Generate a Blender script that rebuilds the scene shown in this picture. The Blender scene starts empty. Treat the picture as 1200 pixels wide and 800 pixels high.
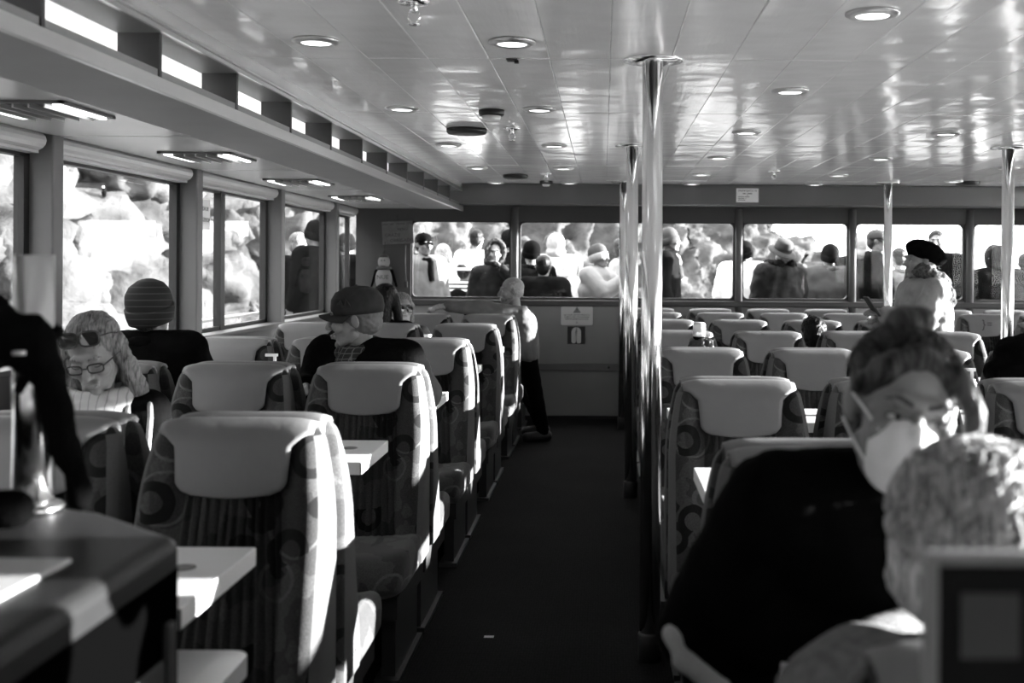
import bpy, bmesh, math, random
from mathutils import Vector, Matrix, Euler, noise
random.seed(7)
R = math.radians
SC = bpy.context.scene
COL = SC.collection

# ------------------------------------------------------------------ camera
FPX, VPX, VPY, ROLL, CZ = 1333.0, 707.0, 312.0, 0.0060, 1.52
cam_d = bpy.data.cameras.new('camera'); cam = bpy.data.objects.new('camera', cam_d); COL.objects.link(cam)
cam_d.sensor_width = 36; cam_d.lens = 36 * FPX / 1200
cam_d.shift_x = -(VPX - 600) / 1200; cam_d.shift_y = -(400 - VPY) / 1200
cam.location = (0, 0, CZ); cam.rotation_euler = (math.pi / 2, -ROLL, 0)
cam_d.clip_start = .05; cam_d.clip_end = 500
cam_d.dof.use_dof = True; cam_d.dof.focus_distance = 5.6; cam_d.dof.aperture_fstop = 3.2
SC.camera = cam
# ------------------------------------------------------------------ light
w = bpy.data.worlds.new('sky'); SC.world = w; w.use_nodes = True
bg = w.node_tree.nodes['Background']; bg.inputs[0].default_value = (1, 1, 1, 1); bg.inputs[1].default_value = 6.0
sun_d = bpy.data.lights.new('sun', 'SUN'); sun_d.energy = 42; sun_d.angle = R(.6)
sun = bpy.data.objects.new('sun', sun_d); COL.objects.link(sun); sun.location = (20, 3, 8)
SUN_SLOPE, SUN_AZ = .135, R(8)
sdir = Vector((-math.cos(SUN_AZ), -math.sin(SUN_AZ), -SUN_SLOPE))
sun.rotation_euler = sdir.to_track_quat('-Z', 'Y').to_euler()
vs = SC.view_settings; vs.view_transform = 'Standard'; vs.look = 'None'; vs.gamma = 1; vs.use_curve_mapping = False
vs.exposure = 0.6

def P(px, py, d):
    """pixel of the photograph at depth d -> world"""
    u, v = (px - VPX) / FPX, -(py - VPY) / FPX
    c, s = math.cos(ROLL), math.sin(ROLL)
    return Vector(((u * c - v * s) * d, d, CZ + (u * s + v * c) * d))

# ------------------------------------------------------------------ materials
MATS = {}
def mat(name, v=.5, rough=.5, metal=0., spec=.5, var=0., vscale=8., bump=0., bscale=60., emit=0., sheen=0., stretch=None):
    if name in MATS: return MATS[name]
    m = bpy.data.materials.new(name); m.use_nodes = True; MATS[name] = m
    nt = m.node_tree; b = nt.nodes['Principled BSDF']
    b.inputs['Base Color'].default_value = (v, v, v, 1); b.inputs['Roughness'].default_value = rough
    b.inputs['Metallic'].default_value = metal; b.inputs['Specular IOR Level'].default_value = spec
    if sheen: b.inputs['Sheen Weight'].default_value = sheen
    if emit:
        b.inputs['Emission Color'].default_value = (1, 1, 1, 1); b.inputs['Emission Strength'].default_value = emit
    tc = nt.nodes.new('ShaderNodeTexCoord'); vec = tc.outputs['Object']
    if stretch:
        mp = nt.nodes.new('ShaderNodeMapping'); mp.inputs['Scale'].default_value = stretch
        nt.links.new(vec, mp.inputs[0]); vec = mp.outputs[0]
    if var:
        n = nt.nodes.new('ShaderNodeTexNoise'); n.inputs['Scale'].default_value = vscale; n.inputs['Detail'].default_value = 5
        r = nt.nodes.new('ShaderNodeMapRange'); r.inputs[1].default_value = .3; r.inputs[2].default_value = .7
        r.inputs[3].default_value = v * (1 - var); r.inputs[4].default_value = min(1, v * (1 + var))
        nt.links.new(vec, n.inputs['Vector']); nt.links.new(n.outputs['Fac'], r.inputs[0]); nt.links.new(r.outputs[0], b.inputs['Base Color'])
    if bump:
        n2 = nt.nodes.new('ShaderNodeTexNoise'); n2.inputs['Scale'].default_value = bscale; n2.inputs['Detail'].default_value = 3
        bp = nt.nodes.new('ShaderNodeBump'); bp.inputs['Strength'].default_value = bump; bp.inputs['Distance'].default_value = .01
        nt.links.new(vec, n2.inputs['Vector']); nt.links.new(n2.outputs['Fac'], bp.inputs['Height']); nt.links.new(bp.outputs[0], b.inputs['Normal'])
    return m

def mat_glass():
    m = bpy.data.materials.new('window_glass'); m.use_nodes = True; nt = m.node_tree
    nt.nodes.remove(nt.nodes['Principled BSDF']); out = nt.nodes['Material Output']
    t = nt.nodes.new('ShaderNodeBsdfTransparent'); t.inputs[0].default_value = (.94, .94, .94, 1)
    g = nt.nodes.new('ShaderNodeBsdfGlossy'); g.inputs['Roughness'].default_value = .02
    ge = nt.nodes.new('ShaderNodeNewGeometry'); dt = nt.nodes.new('ShaderNodeVectorMath'); dt.operation = 'DOT_PRODUCT'
    nt.links.new(ge.outputs['Incoming'], dt.inputs[0]); nt.links.new(ge.outputs['Normal'], dt.inputs[1])
    def mth(op, x, y=None):
        q = nt.nodes.new('ShaderNodeMath'); q.operation = op
        for i, v in enumerate((x, y)):
            if v is None: continue
            if isinstance(v, (int, float)): q.inputs[i].default_value = v
            else: nt.links.new(v, q.inputs[i])
        return q.outputs[0]
    fac = mth('ADD', mth('MULTIPLY', mth('POWER', mth('SUBTRACT', 1., mth('ABSOLUTE', dt.outputs['Value'])), 5.), .6), .012)
    mx = nt.nodes.new('ShaderNodeMixShader')
    nt.links.new(fac, mx.inputs[0]); nt.links.new(t.outputs[0], mx.inputs[1]); nt.links.new(g.outputs[0], mx.inputs[2])
    nt.links.new(mx.outputs[0], out.inputs[0]); return m
GLASS = mat_glass()
FROST = mat('frosted_glazing', .9, .5); _nt = FROST.node_tree; _tr = _nt.nodes.new('ShaderNodeBsdfTranslucent'); _tr.inputs[0].default_value = (.95, .95, .95, 1)
_nt.links.new(_tr.outputs[0], _nt.nodes['Material Output'].inputs[0])

def mat_swirl(name, base=.055, dark=.005, light=.09, scale=7.):
    """woven seat fabric with printed dark arcs"""
    m = bpy.data.materials.new(name); m.use_nodes = True; nt = m.node_tree; b = nt.nodes['Principled BSDF']
    b.inputs['Roughness'].default_value = .9; b.inputs['Specular IOR Level'].default_value = .15; b.inputs['Sheen Weight'].default_value = .15
    L = nt.links.new; N = nt.nodes.new
    tc = N('ShaderNodeTexCoord')
    wn = N('ShaderNodeTexNoise'); wn.inputs['Scale'].default_value = 5
    L(tc.outputs['Object'], wn.inputs['Vector'])
    wa = N('ShaderNodeVectorMath'); wa.operation = 'SCALE'; wa.inputs['Scale'].default_value = .05; L(wn.outputs['Color'], wa.inputs[0])
    wv = N('ShaderNodeVectorMath'); wv.operation = 'ADD'; L(tc.outputs['Object'], wv.inputs[0]); L(wa.outputs[0], wv.inputs[1])
    def arcs(sc, r0, r1, cut, off):
        mp = N('ShaderNodeMapping'); mp.inputs['Location'].default_value = (off, off * .7, off * .3); mp.inputs['Scale'].default_value = (1, .45, 1)
        L(wv.outputs[0], mp.inputs[0])
        v = N('ShaderNodeTexVoronoi'); v.inputs['Scale'].default_value = sc; v.inputs['Randomness'].default_value = .8; L(mp.outputs[0], v.inputs['Vector'])
        a = N('ShaderNodeMath'); a.operation = 'GREATER_THAN'; a.inputs[1].default_value = r0; L(v.outputs['Distance'], a.inputs[0])
        c = N('ShaderNodeMath'); c.operation = 'LESS_THAN'; c.inputs[1].default_value = r1; L(v.outputs['Distance'], c.inputs[0])
        d = N('ShaderNodeVectorMath'); d.operation = 'SUBTRACT'; L(mp.outputs[0], d.inputs[0]); L(v.outputs['Position'], d.inputs[1])
        e = N('ShaderNodeVectorMath'); e.operation = 'SUBTRACT'; L(v.outputs['Color'], e.inputs[0]); e.inputs[1].default_value = (.5, .5, .5)
        f = N('ShaderNodeVectorMath'); f.operation = 'DOT_PRODUCT'; L(d.outputs[0], f.inputs[0]); L(e.outputs[0], f.inputs[1])
        g = N('ShaderNodeMath'); g.operation = 'GREATER_THAN'; g.inputs[1].default_value = cut; L(f.outputs['Value'], g.inputs[0])
        h = N('ShaderNodeMath'); h.operation = 'MULTIPLY'; L(a.outputs[0], h.inputs[0]); L(c.outputs[0], h.inputs[1])
        k = N('ShaderNodeMath'); k.operation = 'MULTIPLY'; L(h.outputs[0], k.inputs[0]); L(g.outputs[0], k.inputs[1]); return k.outputs[0]
    fine = N('ShaderNodeTexNoise'); fine.inputs['Scale'].default_value = 260; fine.inputs['Detail'].default_value = 2; L(tc.outputs['Object'], fine.inputs['Vector'])
    big = N('ShaderNodeTexNoise'); big.inputs['Scale'].default_value = 9; L(wv.outputs[0], big.inputs['Vector'])
    st = N('ShaderNodeMath'); st.operation = 'GREATER_THAN'; st.inputs[1].default_value = .5; L(big.outputs['Fac'], st.inputs[0])
    m0 = N('ShaderNodeMix'); m0.data_type = 'RGBA'; L(st.outputs[0], m0.inputs[0])
    m0.inputs[6].default_value = (base * .6,) * 3 + (1,); m0.inputs[7].default_value = (base,) * 3 + (1,)
    m1 = N('ShaderNodeMix'); m1.data_type = 'RGBA'; L(arcs(scale * .8, .36, .40, -.02, 3.1), m1.inputs[0]); L(m0.outputs[2], m1.inputs[6]); m1.inputs[7].default_value = (light,) * 3 + (1,)
    m2 = N('ShaderNodeMix'); m2.data_type = 'RGBA'; L(arcs(scale, .26, .42, -.008, 0), m2.inputs[0]); L(m1.outputs[2], m2.inputs[6]); m2.inputs[7].default_value = (dark,) * 3 + (1,)
    m3 = N('ShaderNodeMix'); m3.data_type = 'RGBA'; m3.blend_type = 'MULTIPLY'; m3.inputs[0].default_value = .8; L(m2.outputs[2], m3.inputs[6])
    rr = N('ShaderNodeMapRange'); rr.inputs[1].default_value = .3; rr.inputs[2].default_value = .7; rr.inputs[3].default_value = .55; rr.inputs[4].default_value = 1.35
    rr.clamp = False; L(fine.outputs['Fac'], rr.inputs[0]); L(rr.outputs[0], m3.inputs[7]); L(m3.outputs[2], b.inputs['Base Color'])
    bp = N('ShaderNodeBump'); bp.inputs['Strength'].default_value = .3; bp.inputs['Distance'].default_value = .003; L(fine.outputs['Fac'], bp.inputs['Height']); L(bp.outputs[0], b.inputs['Normal'])
    MATS[name] = m; return m

def mat_ceiling():
    m = mat('lacquered_ceiling_metal', .93, .13, .08, 1.0)
    nt = m.node_tree; b = nt.nodes['Principled BSDF']; L = nt.links.new; N = nt.nodes.new
    g = N('ShaderNodeNewGeometry')
    def wavy(scale, sx, sy):
        mp = N('ShaderNodeMapping'); mp.inputs['Scale'].default_value = (sx, sy, 1); L(g.outputs['Position'], mp.inputs[0])
        n = N('ShaderNodeTexNoise'); n.inputs['Scale'].default_value = scale; n.inputs['Detail'].default_value = 2; L(mp.outputs[0], n.inputs['Vector']); return n.outputs['Fac']
    b1 = N('ShaderNodeBump'); b1.inputs['Strength'].default_value = .6; b1.inputs['Distance'].default_value = .014; L(wavy(2.4, 1.2, 1.3), b1.inputs['Height'])
    b2 = N('ShaderNodeBump'); b2.inputs['Strength'].default_value = .12; b2.inputs['Distance'].default_value = .004; L(wavy(30, 3, .25), b2.inputs['Height']); L(b1.outputs[0], b2.inputs['Normal'])
    L(b2.outputs[0], b.inputs['Normal']); return m

def mat_rock():
    m = mat('sunlit_rock', .05, .9, 0, .1, .75, .9, .9, 3.)
    nt = m.node_tree; bp = [n for n in nt.nodes if n.type == 'BUMP'][0]; bp.inputs['Distance'].default_value = .12
    return m

def mat_plaid():
    m = mat('plaid_scarf_wool', .01, .9); nt = m.node_tree; b = nt.nodes['Principled BSDF']; L = nt.links.new; N = nt.nodes.new
    tc = N('ShaderNodeTexCoord'); prev = None
    for ax in (0, 1):
        wv = N('ShaderNodeTexWave'); wv.wave_type = 'BANDS'; wv.bands_direction = 'XZ'[ax]; wv.inputs['Scale'].default_value = 14; wv.inputs['Distortion'].default_value = 1.5
        L(tc.outputs['Object'], wv.inputs['Vector']); t = N('ShaderNodeMath'); t.operation = 'GREATER_THAN'; t.inputs[1].default_value = .96; L(wv.outputs['Fac'], t.inputs[0])
        if prev: a = N('ShaderNodeMath'); a.operation = 'MAXIMUM'; L(prev, a.inputs[0]); L(t.outputs[0], a.inputs[1]); prev = a.outputs[0]
        else: prev = t.outputs[0]
    r = N('ShaderNodeMapRange'); r.inputs[3].default_value = .008; r.inputs[4].default_value = .10; L(prev, r.inputs[0]); L(r.outputs[0], b.inputs['Base Color']); return m

def mat_stripe(name, v0, v1, scale, axis='Z', thr=.5, dist=1.):
    m = mat(name, v0, .85); nt = m.node_tree; b = nt.nodes['Principled BSDF']; L = nt.links.new; N = nt.nodes.new
    tc = N('ShaderNodeTexCoord'); wv = N('ShaderNodeTexWave'); wv.bands_direction = axis; wv.inputs['Scale'].default_value = scale; wv.inputs['Distortion'].default_value = dist
    L(tc.outputs['Object'], wv.inputs['Vector']); r = N('ShaderNodeMapRange'); r.inputs[1].default_value = thr - .05; r.inputs[2].default_value = thr + .05
    r.inputs[3].default_value = v0; r.inputs[4].default_value = v1; L(wv.outputs['Fac'], r.inputs[0]); L(r.outputs[0], b.inputs['Base Color']); return m

def mat_carpet():
    m = mat('ribbed_dark_carpet', .02, .95, 0, .05); nt = m.node_tree; b = nt.nodes['Principled BSDF']; L = nt.links.new; N = nt.nodes.new
    tc = N('ShaderNodeTexCoord'); mp = N('ShaderNodeMapping'); mp.inputs['Scale'].default_value = (90, 45, 1); L(tc.outputs['Object'], mp.inputs[0])
    ck = N('ShaderNodeTexVoronoi'); ck.inputs['Scale'].default_value = 1; ck.inputs['Randomness'].default_value = .35; L(mp.outputs[0], ck.inputs['Vector'])
    n = N('ShaderNodeTexNoise'); n.inputs['Scale'].default_value = 2; L(tc.outputs['Object'], n.inputs['Vector'])
    r = N('ShaderNodeMapRange'); r.inputs[1].default_value = 0; r.inputs[2].default_value = .7; r.inputs[3].default_value = .018; r.inputs[4].default_value = .006; L(ck.outputs['Distance'], r.inputs[0])
    mu = N('ShaderNodeMath'); mu.operation = 'MULTIPLY'; L(r.outputs[0], mu.inputs[0]); r2 = N('ShaderNodeMapRange'); r2.inputs[3].default_value = .6; r2.inputs[4].default_value = 1.4; L(n.outputs['Fac'], r2.inputs[0]); L(r2.outputs[0], mu.inputs[1])
    L(mu.outputs[0], b.inputs['Base Color']); return m

def mat_hair(name, v0, v1, rough=.45):
    m = mat(name, v0, rough, 0, .15); nt = m.node_tree; b = nt.nodes['Principled BSDF']; L = nt.links.new; N = nt.nodes.new
    tc = N('ShaderNodeTexCoord'); mp = N('ShaderNodeMapping'); mp.inputs['Scale'].default_value = (1, .16, .16); L(tc.outputs['Object'], mp.inputs[0])
    n = N('ShaderNodeTexNoise'); n.inputs['Scale'].default_value = 130; n.inputs['Detail'].default_value = 4; n.inputs['Distortion'].default_value = 1.2; L(mp.outputs[0], n.inputs['Vector'])
    r = N('ShaderNodeMapRange'); r.inputs[1].default_value = .35; r.inputs[2].default_value = .65; r.inputs[3].default_value = v0; r.inputs[4].default_value = v1; L(n.outputs['Fac'], r.inputs[0]); L(r.outputs[0], b.inputs['Base Color'])
    bp = N('ShaderNodeBump'); bp.inputs['Strength'].default_value = .8; bp.inputs['Distance'].default_value = .006; L(n.outputs['Fac'], bp.inputs['Height']); L(bp.outputs[0], b.inputs['Normal']); return m

FABRIC = mat_swirl('swirl_seat_fabric')
PLEAT = mat_swirl('pleated_seat_fabric', .036, .005, .05)
LEATHER = mat('grey_headrest_leather', .135, .5, 0, .4, .06, 6, .12, 25)
PLINTH = mat('black_seat_base', .02, .5)
CEIL = mat_ceiling()
PAINT = mat('grey_wall_paint', .12, .5, 0, .4, .04, 3)
PAINT_D = mat('dark_grey_paint', .045, .5, 0, .4, .05, 3)
PAINT_L = mat('pale_panel_paint', .20, .35, 0, .5, .04, 2)
SOFFIT_SHADE = mat('soffit_painted_shade', .22, .55, 0, .4, .05, 4)  # darker soffit grey, with the shade of the inner band in the colour
SOFFIT_L = mat('glossy_soffit_panel', .46, .25, .1, .5, .03, 3)
STEEL = mat('brushed_edge_steel', .55, .3, .8, .5, .1, 10, 0, 1, stretch=(1, .1, 1))
CHROME = mat('polished_pole_steel', .86, .16, 1., .5, .06, 30, stretch=(1, 1, .02))
BLACK = mat('black_rubber', .004, .5)
WHITE = mat('white_laminate', .72, .35, 0, .5)
WHITE_P = mat('white_plastic', .75, .4)
CARPET = mat_carpet()
ROCK = mat_rock()
INK = mat('dark_ink', .02, .7)
GREYINK = mat('grey_ink', .18, .7)
PAPER = mat('sign_paper', .5, .6)
LAMP = mat('downlight_lens', .9, .3, emit=2.0)
SKIN = mat('skin', .2, .5, 0, .4, .1, 25, .06, 120)
SKIN_S = mat('skin_lid_tone', .17, .5, 0, .4, .12, 25, .06, 120)
CLOTH_K = mat('black_coat_cloth', .003, .9, 0, .02, .3, 20, .2, 90)
CLOTH_D = mat('charcoal_cloth', .005, .9, 0, .03, .3, 14, .2, 90)
CLOTH_M = mat('mid_grey_cloth', .05, .8, 0, .2, .2, 12, .2, 90)
CLOTH_L = mat('pale_cloth', .28, .75, 0, .2, .15, 10, .25, 60)
CLOTH_W = mat('white_cloth', .6, .75, 0, .2, .08, 10, .2, 60)
KNIT = mat('pale_knit_wool', .17, .95, 0, .05, .25, 60, .9, 220)
FUR = mat('pale_fur_trim', .09, .95, 0, .1, .6, 60, 1., 90)
FUR_K = mat('black_fur_trim', .012, .95, 0, .1, .5, 60, 1., 90)
HAIR_K = mat_hair('black_hair', .002, .006)
HAIR_D = mat_hair('dark_brown_hair', .006, .075)
HAIR_M = mat_hair('light_brown_hair', .05, .24)
HAIR_B = mat_hair('blond_hair', .12, .42)
HAIR_W = mat_hair('white_hair', .18, .62)
EYEW = mat('eye_white', .6, .2); IRIS = mat('eye_iris', .02, .15)
MASKM = mat('white_mask_fabric', .75, .8, 0, .2, .04, 20, .15, 60)
PLAID = mat_plaid()
BEANIE = mat_stripe('striped_beanie_knit', .006, .035, 11, 'Z', .92, .3)
STRIPE = mat_stripe('striped_sleeve', .03, .7, 7, 'Z', .5, .3)
SCARF = mat_stripe('striped_pale_scarf', .40, .24, 12, 'X', .95, 2.5)

# ------------------------------------------------------------------ mesh helpers
def newmesh(name, bm, smooth=False):
    me = bpy.data.meshes.new(name); bm.normal_update(); bm.to_mesh(me); bm.free()
    if smooth:
        for p in me.polygons: p.use_smooth = True
    return me
def obj(name, me, m=None, parent=None, loc=None):
    o = bpy.data.objects.new(name, me); COL.objects.link(o)
    if m is not None and me is not None and len(me.materials) == 0: me.materials.append(m)
    if parent: o.parent = parent
    if loc is not None: o.location = loc
    return o
def tag(o, label, cat, group=None):
    o['label'] = label; o['category'] = cat
    if group: o['group'] = group
    return o
def thing(name, label, cat, loc=(0, 0, 0), rz=0, group=None):
    o = bpy.data.objects.new(name, None); COL.objects.link(o); o.empty_display_size = .1
    o.location = loc; o.rotation_euler = (0, 0, rz); return tag(o, label, cat, group)
def struct(name, me, m, label=None, parent=None):
    o = obj(name, me, m, parent)
    if not parent: o['kind'] = 'structure'
    if label: o['label'] = label
    return o
def b_box(bm, x0, x1, y0, y1, z0, z1, bev=0):
    v = [bm.verts.new((x, y, z)) for x in (x0, x1) for y in (y0, y1) for z in (z0, z1)]
    fs = [bm.faces.new([v[i] for i in q]) for q in ((0, 1, 3, 2), (4, 6, 7, 5), (0, 4, 5, 1), (2, 3, 7, 6), (0, 2, 6, 4), (1, 5, 7, 3))]
    if bev:
        es = list({e for f in fs for e in f.edges}); bmesh.ops.bevel(bm, geom=es, offset=bev, segments=2, affect='EDGES', profile=.5)
def box(x0, x1, y0, y1, z0, z1, bev=0):
    bm = bmesh.new(); b_box(bm, x0, x1, y0, y1, z0, z1, bev); return newmesh('box', bm)
def boxes(lst, bev=0):
    bm = bmesh.new()
    for a in lst: b_box(bm, *a, bev)
    return newmesh('boxes', bm)
def frame_to(a, b):
    d = (Vector(b) - Vector(a)); q = d.to_track_quat('Z', 'Y'); return q.to_matrix(), d.length
def b_tube(bm, pts, r, n=10, caps=True, closed=False):
    pts = [Vector(p) for p in pts]; rings = []
    rs = r if isinstance(r, (list, tuple)) else [r] * len(pts)
    up = None
    for i, p in enumerate(pts):
        if closed: t = (pts[(i + 1) % len(pts)] - pts[i - 1]).normalized()
        else: t = (pts[min(i + 1, len(pts) - 1)] - pts[max(i - 1, 0)]).normalized()
        if up is None:
            up = t.orthogonal().normalized()
        else:
            up = (up - t * up.dot(t)).normalized()
        s = t.cross(up)
        rings.append([bm.verts.new(p + (up * math.cos(2 * math.pi * k / n) + s * math.sin(2 * math.pi * k / n)) * rs[i]) for k in range(n)])
    m = len(rings)
    for i in range(m if closed else m - 1):
        A, B = rings[i], rings[(i + 1) % m]
        for k in range(n): bm.faces.new((A[k], A[(k + 1) % n], B[(k + 1) % n], B[k]))
    if caps and not closed:
        bm.faces.new(rings[0][::-1]); bm.faces.new(rings[-1])
def tube(pts, r, n=10, closed=False):
    bm = bmesh.new(); b_tube(bm, pts, r, n, True, closed); bmesh.ops.recalc_face_normals(bm, faces=bm.faces); return newmesh('tube', bm, True)
def b_lathe(bm, prof, n=24, c=(0, 0, 0)):
    rings = []
    for r, z in prof:
        rings.append([bm.verts.new((c[0] + r * math.cos(2 * math.pi * k / n), c[1] + r * math.sin(2 * math.pi * k / n), c[2] + z)) for k in range(n)])
    for A, B in zip(rings, rings[1:]):
        for k in range(n): bm.faces.new((A[k], A[(k + 1) % n], B[(k + 1) % n], B[k]))
    bm.faces.new(rings[0][::-1]); bm.faces.new(rings[-1])
def lathe(prof, n=24, c=(0, 0, 0), smooth=True):
    bm = bmesh.new(); b_lathe(bm, prof, n, c); bmesh.ops.recalc_face_normals(bm, faces=bm.faces); return newmesh('lathe', bm, smooth)
def textmesh(s, size, mtx, ext=.0005, align='CENTER'):
    cu = bpy.data.curves.new('text', 'FONT'); cu.body = s; cu.size = size; cu.align_x = align; cu.align_y = 'CENTER'; cu.extrude = ext; cu.resolution_u = 2
    o = bpy.data.objects.new('tmp', cu); me = bake(o); bpy.data.curves.remove(cu); me.transform(mtx); return me
FACE_CAM = Euler((math.pi / 2, 0, 0)).to_matrix().to_4x4()          # text that faces -Y
def wall_text(s, size, x, y, z, tilt=0):
    return textmesh(s, size, Matrix.Translation((x, y, z)) @ Matrix.Rotation(tilt, 4, 'Y') @ FACE_CAM)

TMP = bpy.data.scenes.new('bake')
def bake(o):
    TMP.collection.objects.link(o); vl = TMP.view_layers[0]; vl.update()
    me = bpy.data.meshes.new_from_object(o.evaluated_get(vl.depsgraph)); bpy.data.objects.remove(o); return me

# blobs: union of tapered capsules and ellipsoids turned into one smooth surface
def b_cap(bm, a, b, ra, rb, k=1., n=14):
    a, b = Vector(a), Vector(b); d = b - a
    if d.length < 1e-5: d = Vector((0, 0, 1e-4))
    z = d.normalized(); x = Vector((1, 0, 0)); x = x - z * x.dot(z)
    x = z.orthogonal() if x.length < .2 else x
    x.normalize(); y = z.cross(x); rings = []
    for t in range(0, 7):
        th = -math.pi / 2 + t * math.pi / 12; rings.append((a, ra, th))
    for t in range(6, 13):
        th = -math.pi / 2 + t * math.pi / 12; rings.append((b, rb, th))
    vs_ = []
    for c, r, th in rings[1:-1]:
        vs_.append([bm.verts.new(c + z * r * math.sin(th) + (x * k * math.cos(2 * math.pi * i / n) + y * math.sin(2 * math.pi * i / n)) * r * math.cos(th)) for i in range(n)])
    p0 = bm.verts.new(a - z * ra); p1 = bm.verts.new(b + z * rb)
    for A, B in zip(vs_, vs_[1:]):
        for i in range(n): bm.faces.new((A[i], A[(i + 1) % n], B[(i + 1) % n], B[i]))
    for i in range(n):
        bm.faces.new((p0, vs_[0][(i + 1) % n], vs_[0][i])); bm.faces.new((p1, vs_[-1][i], vs_[-1][(i + 1) % n]))
def b_ell(bm, c, r, rot=None, sub=3):
    m = Matrix.Translation(Vector(c)) @ (Euler(rot).to_matrix().to_4x4() if rot else Matrix.Identity(4)) @ Matrix.Diagonal((r[0], r[1], r[2], 1))
    bmesh.ops.create_icosphere(bm, subdivisions=sub, radius=1, matrix=m)
TEX = {}
def cloud(size):
    if size not in TEX:
        t = bpy.data.textures.new('folds', 'CLOUDS'); t.noise_scale = size; t.noise_depth = 2; TEX[size] = t
    return TEX[size]
def blob(pieces, voxel=.012, smooth=4, disp=None):
    bm = bmesh.new()
    for p in pieces:
        if p[0] == 'c': b_cap(bm, *p[1:])
        else: b_ell(bm, *p[1:])
    bmesh.ops.recalc_face_normals(bm, faces=bm.faces)
    me = newmesh('blob', bm); o = bpy.data.objects.new('tmp', me)
    r = o.modifiers.new('r', 'REMESH'); r.mode = 'VOXEL'; r.voxel_size = voxel
    s = o.modifiers.new('s', 'SMOOTH'); s.factor = .5; s.iterations = smooth
    if disp:
        d = o.modifiers.new('d', 'DISPLACE'); d.texture = cloud(disp[1]); d.strength = disp[0]; d.mid_level = .5
    out = bake(o); bpy.data.meshes.remove(me)
    for p in out.polygons: p.use_smooth = True
    return out
def join(meshes):
    bm = bmesh.new()
    for m in meshes:
        bm.from_mesh(m); bpy.data.meshes.remove(m)
    return newmesh('joined', bm, True)

# ================================================================== THE ROOM
BY = 11.35                    # front bulkhead
XL, XR = -2.42, 5.28          # inner faces of side walls
XM = (XL + XR) / 2
CEILZ = CZ + .80
struct('floor', box(XL - .2, XR + .2, -4, BY, -.1, 0), CARPET, 'nearly black ribbed carpet floor')
# ceiling: backing and planks
ceil = struct('ceiling', box(-1.40, 2 * XM + 1.40, -4, BY, CEILZ + .022, CEILZ + .1), PAINT_D, 'glossy plank ceiling')
CW = (2 * (XM + 1.385)) / 24
def plank_mesh(wd, ln):
    bm = bmesh.new(); g, c, h = .0006, .0025, .02
    prof = [(-wd / 2 + g, h), (-wd / 2 + g, c), (-wd / 2 + g + c, 0), (0, .0012), (wd / 2 - g - c, 0), (wd / 2 - g, c), (wd / 2 - g, h)]
    A = [bm.verts.new((x, -ln / 2 + .004, z)) for x, z in prof]; B = [bm.verts.new((x, ln / 2 - .004, z)) for x, z in prof]
    for i in range(6): bm.faces.new((A[i], B[i], B[i + 1], A[i + 1]))
    bm.faces.new(A); bm.faces.new(B[::-1]); bmesh.ops.recalc_face_normals(bm, faces=bm.faces); return newmesh('plank', bm)
PM = plank_mesh(CW, 1.55); PM.materials.append(CEIL)
for j in range(9):
    y = 4.4 + 1.55 * (j - 4) + .775
    for i in range(24):
        o = obj('plank', PM, None, ceil, (-1.385 + CW * (i + .5), y, CEILZ))
        o.rotation_euler = (random.gauss(0, .0012), random.gauss(0, .003), 0)
        if j == 8: o.scale.y = (BY - y + .775) / 1.55 if (BY - y + .775) < 1.55 else 1; o.location.y = y - .775 + .775 * o.scale.y

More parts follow.
